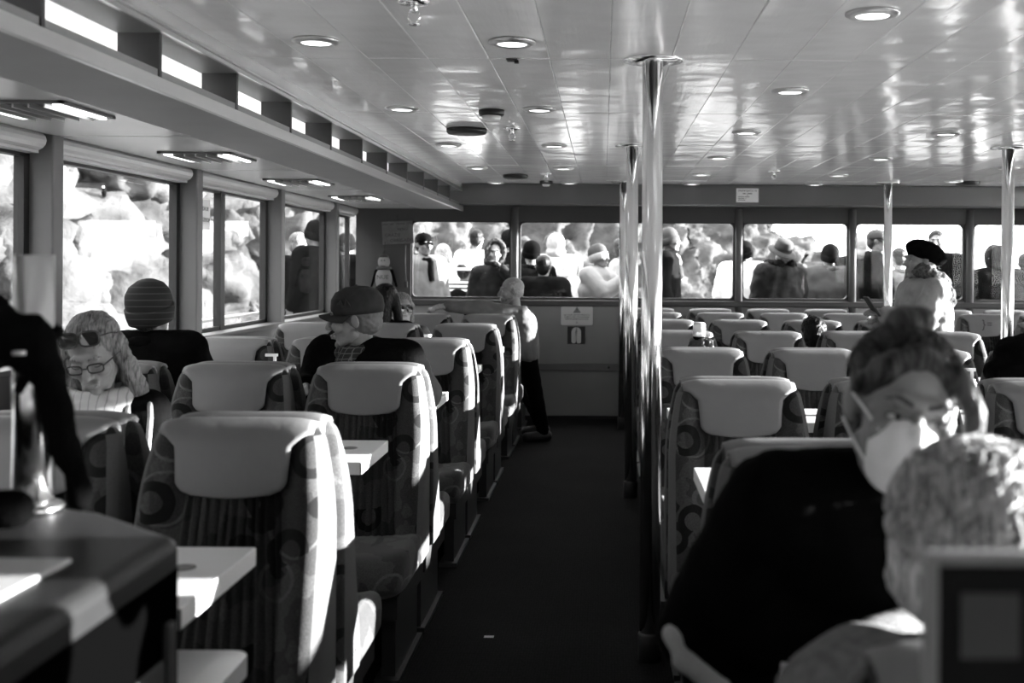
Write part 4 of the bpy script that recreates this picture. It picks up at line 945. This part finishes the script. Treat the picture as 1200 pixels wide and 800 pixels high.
# --- bald man perched at the aisle
hp = P(599, 341, 9.95)
r_, HM, N, A, S = person('bald bearded man in a grey jacket perched at the end of the left seats', hp, -72, (0, -.12), False, .74, (-8, 4, 0), {1: ((.12, -.42, 1.16), (.12, -.70, 1.17)), -1: ((-.24, -.02, 1.02), (-.10, -.26, .95))}, mat('grey_fleece', .10, .85, 0, .15, .15, 12, .2, 80), CLOTH_K, .03, False, .015, .005, 'stubble', mat('shaved_scalp', .30, .5),
    legs={1: ((.12, .07, .42), (.14, .14, .08)), -1: ((-.14, .05, .42), (-.22, .22, .08))}, wide=1.08)
face(r_, HM, HAIR_M)
obj('beard', mtx(blob([('e', (0, -.062, -.088), (.046, .036, .034)), ('c', (-.05, -.02, -.06), (-.025, -.075, -.085), .014, .016), ('c', (.05, -.02, -.06), (.025, -.075, -.085), .014, .016)], .005, 2, (.01, .01)), HM), HAIR_M, r_)

# --- woman in beret
hp = P(1077, 306, 7.95)
r_, HM, N, A, S = person('woman in a black beret and pale hooded jacket standing with a phone', hp, -78, (0, -.05), False, None, (0, 0, 0), {1: ((.20, -.14, 1.12), (.16, -.38, 1.20)), -1: ((-.22, -.06, 1.10), (-.02, -.34, 1.16))}, CLOTH_L, CLOTH_D, .05, True, .016, .006, 'short', HAIR_B, 'beret', CLOTH_K, fold=(.035, .08), wide=1.1)
face(r_, HM, HAIR_M)
obj('fur_hood', blob([('c', N + Vector((.11 * math.cos(R(a)), .045 + .10 * math.sin(R(a)), .045 - .055 * math.sin(R(a)))), N + Vector((.11 * math.cos(R(a + 30)), .045 + .10 * math.sin(R(a + 30)), .045 - .055 * math.sin(R(a + 30)))), .052, .052) for a in range(0, 360, 30)] + [('e', N + Vector((0, .14, -.10)), (.14, .09, .11))], .01, 2, (.04, .03)), FUR, r_)
obj('long_hair', blob([('c', N + Vector((.05 * k, .13, .02)), N + Vector((.055 * k, .19, -.36 - .03 * abs(k))), .03, .016) for k in (-1.4, -.7, 0, .7, 1.4)], .008, 2, (.02, .03)), HAIR_B, r_)
Wr = root_w = r_.matrix_basis @ (A[1][1] + Vector((.0, -.10, .06)))
t = thing('mobile_phone', 'dark mobile phone held up by the woman in the beret', 'phone', Wr); t.rotation_euler = (R(35), 0, R(-78))
obj('case', box(-.04, .04, -.006, .006, -.08, .08, .004), INK, t); obj('screen', box(-.036, .036, .0062, .0072, -.075, .075), mat('phone_screen', .05, .1), t)

# --- head of a seated passenger
hp = P(953, 393, 7.62)
person('passenger with tousled dark hair, only the head above the centre seats', hp, 178, (0, -.05), True, .50, (0, 0, 0), None, CLOTH_D, CLOTH_K, .03, False, .02, .008, 'short', HAIR_K, hair_disp=(.014, .02))

# ================================================================== OUTSIDE
deck = struct('floor_deck', boxes([(XL - 1.15, XR + 1.15, BY + .15, 16.2, -.1, 0), (XL - 1.15, XL - .2, -4, BY + .15, -.1, 0), (XR + .2, XR + 1.15, -4, BY + .15, -.1, 0)]), mat('pale_deck_paint', .6, .6, 0, .3, .1, 2), 'open pale deck around the cabin')
def railing(a, b, label, n):
    a, b = Vector(a), Vector(b); t = thing('deck_railing', label, 'railing', a)
    for z in (.35, .68, 1.02): obj('rail', tube([Vector((0, 0, z)), b - a + Vector((0, 0, z))], .02 if z > 1 else .013, 10), WHITE_P, t)
    for k in range(n + 1): q = (b - a) * k / n; obj('post', tube([q, q + Vector((0, 0, 1.02))], .018, 8), WHITE_P, t)
railing((XL - 1.1, -4, 0), (XL - 1.1, 16.0, 0), 'white deck railing beyond the left windows', 12)
railing((XL - 1.1, 16.1, 0), (XR + 1.1, 16.1, 0), 'white railing across the bow behind the crowd', 6)

def crowd(px, py, d, yaw, label, **k):
    k.setdefault('wide', 1.18); k['pad'] = k.get('pad', .022) + .012; k.setdefault('vox', .022); k.setdefault('hvox', .009); k.setdefault('skin', SKIN)
    return person(label, P(px, py, d), yaw, group='passengers on the open deck', **k)
RIM = CLOTH_L
crowd(497, 287, 12.55, 40, 'passenger in a dark peaked cap and light padded jacket outside the first front window', jacket=mat('padded_light', .16, .7, 0, .2, .2, 5, .3, 20), hatk='cap', hatm=CLOTH_K, hair='short', scarf=CLOTH_K, pad=.04)
crowd(485, 301, 13.3, 150, 'dark-haired passenger at the left edge of the first front window', jacket=CLOTH_L, hair='short', hairm=HAIR_K, pad=.03)
crowd(519, 298, 14.0, 190, 'passenger with light hair and a white coat, arm raised, outside the first window', jacket=CLOTH_W, hair='bob', hairm=HAIR_B, fem=True, pad=.04, arms={1: ((.34, -.1, 1.35), (.50, -.2, 1.62)), -1: ((-.3, -.1, 1.3), (-.42, -.2, 1.55))})
r_, HM, N, A, S = crowd(545, 318, 13.3, 165, 'passenger in a striped jacket with a black pack and pale hat outside the first window', jacket=STRIPE, hatk='bucket', hatm=CLOTH_W, hair='short', pad=.04)
obj('backpack', blob([('e', N + Vector((0, .18, -.26)), (.16, .10, .22))], .015, 3, (.02, .08)), CLOTH_K, r_)
r_, HM, N, A, S = crowd(580, 297, 12.5, 10, 'passenger in a grey hood and dark checked jacket, hand at the face', jacket=mat('checked_dark', .009, .8, 0, .2, .8, 14), hatk='hood', hatm=CLOTH_M, hatm2=CLOTH_M, fem=True, arms={1: ((.24, -.16, 1.28), (.06, -.16, 1.50)), -1: None}); face(r_, HM)
crowd(597, 283, 14.0, 175, 'dark round head partly hidden behind the pillar of the first window', jacket=CLOTH_D, hatk='beanie', hatm=CLOTH_D)
crowd(559, 281, 14.6, 170, 'small dark-haired head far off in the first window', jacket=CLOTH_W, hair='short', hairm=HAIR_K)
crowd(637, 313, 12.3, 175, 'passenger with black hair and dark jacket seen from behind in the second window', jacket=CLOTH_D, hair='short', hairm=HAIR_K, pad=.05, wide=1.1)
crowd(650, 288, 13.7, 195, 'passenger in a pale grey fur-edged hood in the second window', jacket=CLOTH_L, hatk='hood', hatm=CLOTH_L, hatm2=FUR, pad=.05)
crowd(622, 297, 13.0, 200, 'passenger with black hair and black coat beside the grey hood', jacket=CLOTH_K, hatk='beanie', hatm=CLOTH_K)
crowd(672, 314, 13.4, 120, 'passenger in a white jacket bending forward in the second window', jacket=CLOTH_W, hatk='hood', hatm=CLOTH_W, hatm2=CLOTH_W, pad=.05, lean=(0, -.2))
r_, HM, N, A, S = crowd(703, 301, 12.7, 60, 'passenger in a grey beanie and beige coat with raised hands', jacket=mat('beige_coat', .2, .8, 0, .2, .1, 8, .2, 40), hatk='beanie', hatm=CLOTH_M, hatm2=CLOTH_L, fem=True, pad=.045, arms={1: ((.2, -.2, 1.22), (.08, -.34, 1.38)), -1: ((-.2, -.2, 1.22), (-.04, -.34, 1.36))}); face(r_, HM)
crowd(731, 292, 13.3, 100, 'passenger in a pale coat with a strap at the right edge of the second window', jacket=CLOTH_L, hair='short', pad=.04)
crowd(786, 282, 12.5, 80, 'passenger in a grey beanie and long pale scarf in the third window', jacket=CLOTH_D, hatk='beanie', hatm=CLOTH_M, scarf=CLOTH_L, pad=.04)
crowd(873, 297, 13.1, 150, 'passenger in a white jacket and dark beanie behind the third window pillar', jacket=CLOTH_W, hatk='beanie', hatm=CLOTH_D, pad=.06, wide=1.15)
r_, HM, N, A, S = crowd(917, 297, 12.25, 25, 'passenger in a dark parka with a wide hood and grey hat looking down', jacket=mat('parka_dark', .005, .7, 0, .2, .4, 9, .3, 30), hatk='bucket', hatm=CLOTH_M, pad=.055, wide=1.15, hrot=(5, 28, 0), fold=(.04, .1)); face(r_, HM)
obj('fur_hood', blob([('c', N + Vector((.14 * math.cos(R(a)), .02 + .11 * math.sin(R(a)), .04)), N + Vector((.14 * math.cos(R(a + 30)), .02 + .11 * math.sin(R(a + 30)), .04)), .05, .05) for a in range(-60, 240, 30)], .012, 2, (.04, .03)), FUR_K, r_)
crowd(972, 301, 12.8, 185, 'passenger in a dark beanie and grey jacket with pale shoulders in the fourth window', jacket=CLOTH_M, hatk='beanie', hatm=CLOTH_D, hatm2=CLOTH_D, scarf=FUR, pad=.05)
r_, HM, N, A, S = crowd(1029, 283, 12.5, 70, 'passenger in a grey cap facing right in the fifth window', jacket=CLOTH_D, hatk='cap', hatm=CLOTH_M, hair='short', scarf=CLOTH_K, pad=.04); face(r_, HM)
crowd(1010, 289, 13.1, 175, 'passenger with a pale hood lowered over a dark coat in the fifth window', jacket=CLOTH_D, hatk='hood', hatm=CLOTH_L, hatm2=CLOTH_L, pad=.045)
crowd(1052, 303, 13.8, 200, 'dark-haired passenger further off behind the slim pole', jacket=CLOTH_M, hair='short', hairm=HAIR_K)
r_, HM, N, A, S = crowd(1097, 284, 12.4, -20, 'man with short dark hair and dark coat behind the beret', jacket=CLOTH_D, hair='short', hairm=HAIR_K, pad=.04); face(r_, HM)
crowd(1168, 304, 12.35, 195, 'passenger in a dark hooded coat in the sixth window', jacket=CLOTH_D, hatk='hood', hatm=CLOTH_D, hatm2=CLOTH_M, pad=.06, wide=1.2)
crowd(1202, 310, 13.1, 160, 'passenger in a dark coat cut by the right edge of the picture', jacket=CLOTH_D, hair='short', hairm=HAIR_K, pad=.05, wide=1.1)
# on the left side deck
crowd(368, 275, 11.3, -120, 'man in a dark knit hat and coat on the left side deck', jacket=CLOTH_D, hatk='beanie', hatm=CLOTH_D, pad=.04)
crowd(351, 287, 11.75, 160, 'dark-coated passenger in front of the man on the left side deck', jacket=CLOTH_K, hair='short', hairm=HAIR_M, pad=.04)
crowd(407, 288, 13.0, 170, 'dark figure seen through the last left window', jacket=CLOTH_K, hatk='beanie', hatm=CLOTH_D, pad=.05)

# sea and rocky shore
SEA = -1.4
sea = struct('ground_sea', box(-300, 300, -200, 400, SEA - .5, SEA), mat('sea_water', .10, .25, 0, .5, 0, 1, .6, 1.2), 'grey sea')
COAST = [(-7.2, -12), (-7.4, 4), (-8.2, 14), (-9.2, 24), (-8.8, 33), (-6, 40), (-1, 45), (5, 49), (10.5, 54), (14, 60), (16, 72)]
HGT = [9, 9, 9, 10, 10, 9, 8, 7, 4.2, 1.6, .2]
def coast(t):
    k = min(len(COAST) - 2, int(t)); f = t - k; a, b = Vector(COAST[k]), Vector(COAST[k + 1]); p = a.lerp(b, f); d = (b - a).normalized(); return p, Vector((-d.y, d.x)), HGT[k] * (1 - f) + HGT[k + 1] * f
bm = bmesh.new(); rows = []
NS, NH = 420, 64
for i in range(NS + 1):
    p, nrm, H = coast(i / NS * (len(COAST) - 1.001)); row = []
    for j in range(NH + 1):
        s_ = j / NH; z = SEA - .3 + (H + 1.7) * s_; back = .75 * (H + 1.5) * s_ ** 1.15
        q = Vector((p.x + nrm.x * back, p.y + nrm.y * back, z))
        a = noise.fractal(q * .35, .9, 2.1, 4) * 1.1; c = noise.voronoi(q * .55)[0]; cr = min(.5, c[1] - c[0]); e = noise.voronoi(q * 1.7 + Vector((9, 2, 1)))[0]; cr2 = min(.4, e[1] - e[0])
        dsp = a + 1.5 * cr + .55 * cr2 + .15 * noise.fractal(q * 2.5, 1, 2, 3)
        q = q + Vector((-nrm.x * dsp, -nrm.y * dsp, .5 * dsp * (1 if j else 0))); row.append(bm.verts.new(q))
    rows.append(row)
for A_, B_ in zip(rows, rows[1:]):
    for j in range(NH): bm.faces.new((A_[j], B_[j], B_[j + 1], A_[j + 1]))
bmesh.ops.recalc_face_normals(bm, faces=bm.faces)
cliff = struct('ground_cliff', newmesh('cliff', bm, True), ROCK, 'sunlit rocky shore rising from the sea')
BM = []
for k in range(6):
    bm = bmesh.new(); bmesh.ops.create_icosphere(bm, subdivisions=4, radius=1); sd = Vector((k * 7.3, k * 3.1, k))
    for v in bm.verts:
        n_ = v.co.normalized(); c = noise.voronoi(n_ * 1.3 + sd)[0]; v.co = n_ * (.75 + .35 * min(.6, c[1] - c[0]) + .18 * noise.fractal(n_ * 2 + sd, 1, 2, 4)); v.co.z *= .75
    me = newmesh('boulder', bm, True); me.materials.append(ROCK); BM.append(me)
rnd = random.Random(4)
for k in range(150):
    t_ = .9 + 3.6 * rnd.random(); p, nrm, H = coast(t_); s_ = rnd.random() ** .8 * .85; z = SEA + (H + 1.4) * s_; back = .75 * (H + 1.5) * s_ ** 1.15 - .6
    o = obj('boulder', BM[k % 6], None, cliff, (p.x + nrm.x * back, p.y + nrm.y * back, z)); sc = .45 + .9 * rnd.random() ** 1.5; o.scale = (sc, sc * (.8 + .5 * rnd.random()), sc); o.rotation_euler = (rnd.random(), rnd.random(), 6 * rnd.random())

# seabirds standing on the rocks beyond the left windows
bpy.context.view_layer.update()
def rock_hit(px, py):
    best = None; dr = (P(px, py, 1) - Vector((0, 0, CZ))).normalized()
    for o in [cliff] + list(cliff.children):
        M = o.matrix_world; Mi = M.inverted(); a = Mi @ Vector((0, 0, CZ)); d = (Mi.to_3x3() @ dr).normalized()
        ok, loc, n_, i_ = o.ray_cast(a, d)
        if ok:
            w_ = M @ loc
            if best is None or w_.y < best.y: best = w_
    return best
for px, py, h_, lab in ((122, 232, 14, 'dark seabird with pale head on the rocks, left of the pair'), (158, 234, 16, 'dark seabird with pale head on the rocks, right of the pair'), (196, 230, 14, 'dark seabird near the right frame of the second left window')):
    q = rock_hit(px, py)
    if q is None: continue
    sc = h_ / FPX * q.y / .30
    t = thing('seabird', lab, 'bird', q, 0, 'seabirds on the rocks'); t.scale = (sc,) * 3
    obj('body', blob([('e', (0, 0, .12), (.06, .075, .10), (R(20), 0, 0)), ('c', (0, -.02, .19), (0, -.045, .25), .035, .026), ('c', (0, .05, .06), (0, .10, .0), .03, .015)], .01), CLOTH_K, t)
    obj('head', blob([('e', (0, -.055, .275), (.027, .032, .026)), ('c', (0, -.08, .272), (0, -.115, .268), .009, .004)], .006), WHITE_P, t)
    for e in (-1, 1): obj('leg', tube([(e * .025, 0, .05), (e * .028, -.01, -.02)], .008, 6), INK, t)
bpy.data.scenes.remove(TMP)
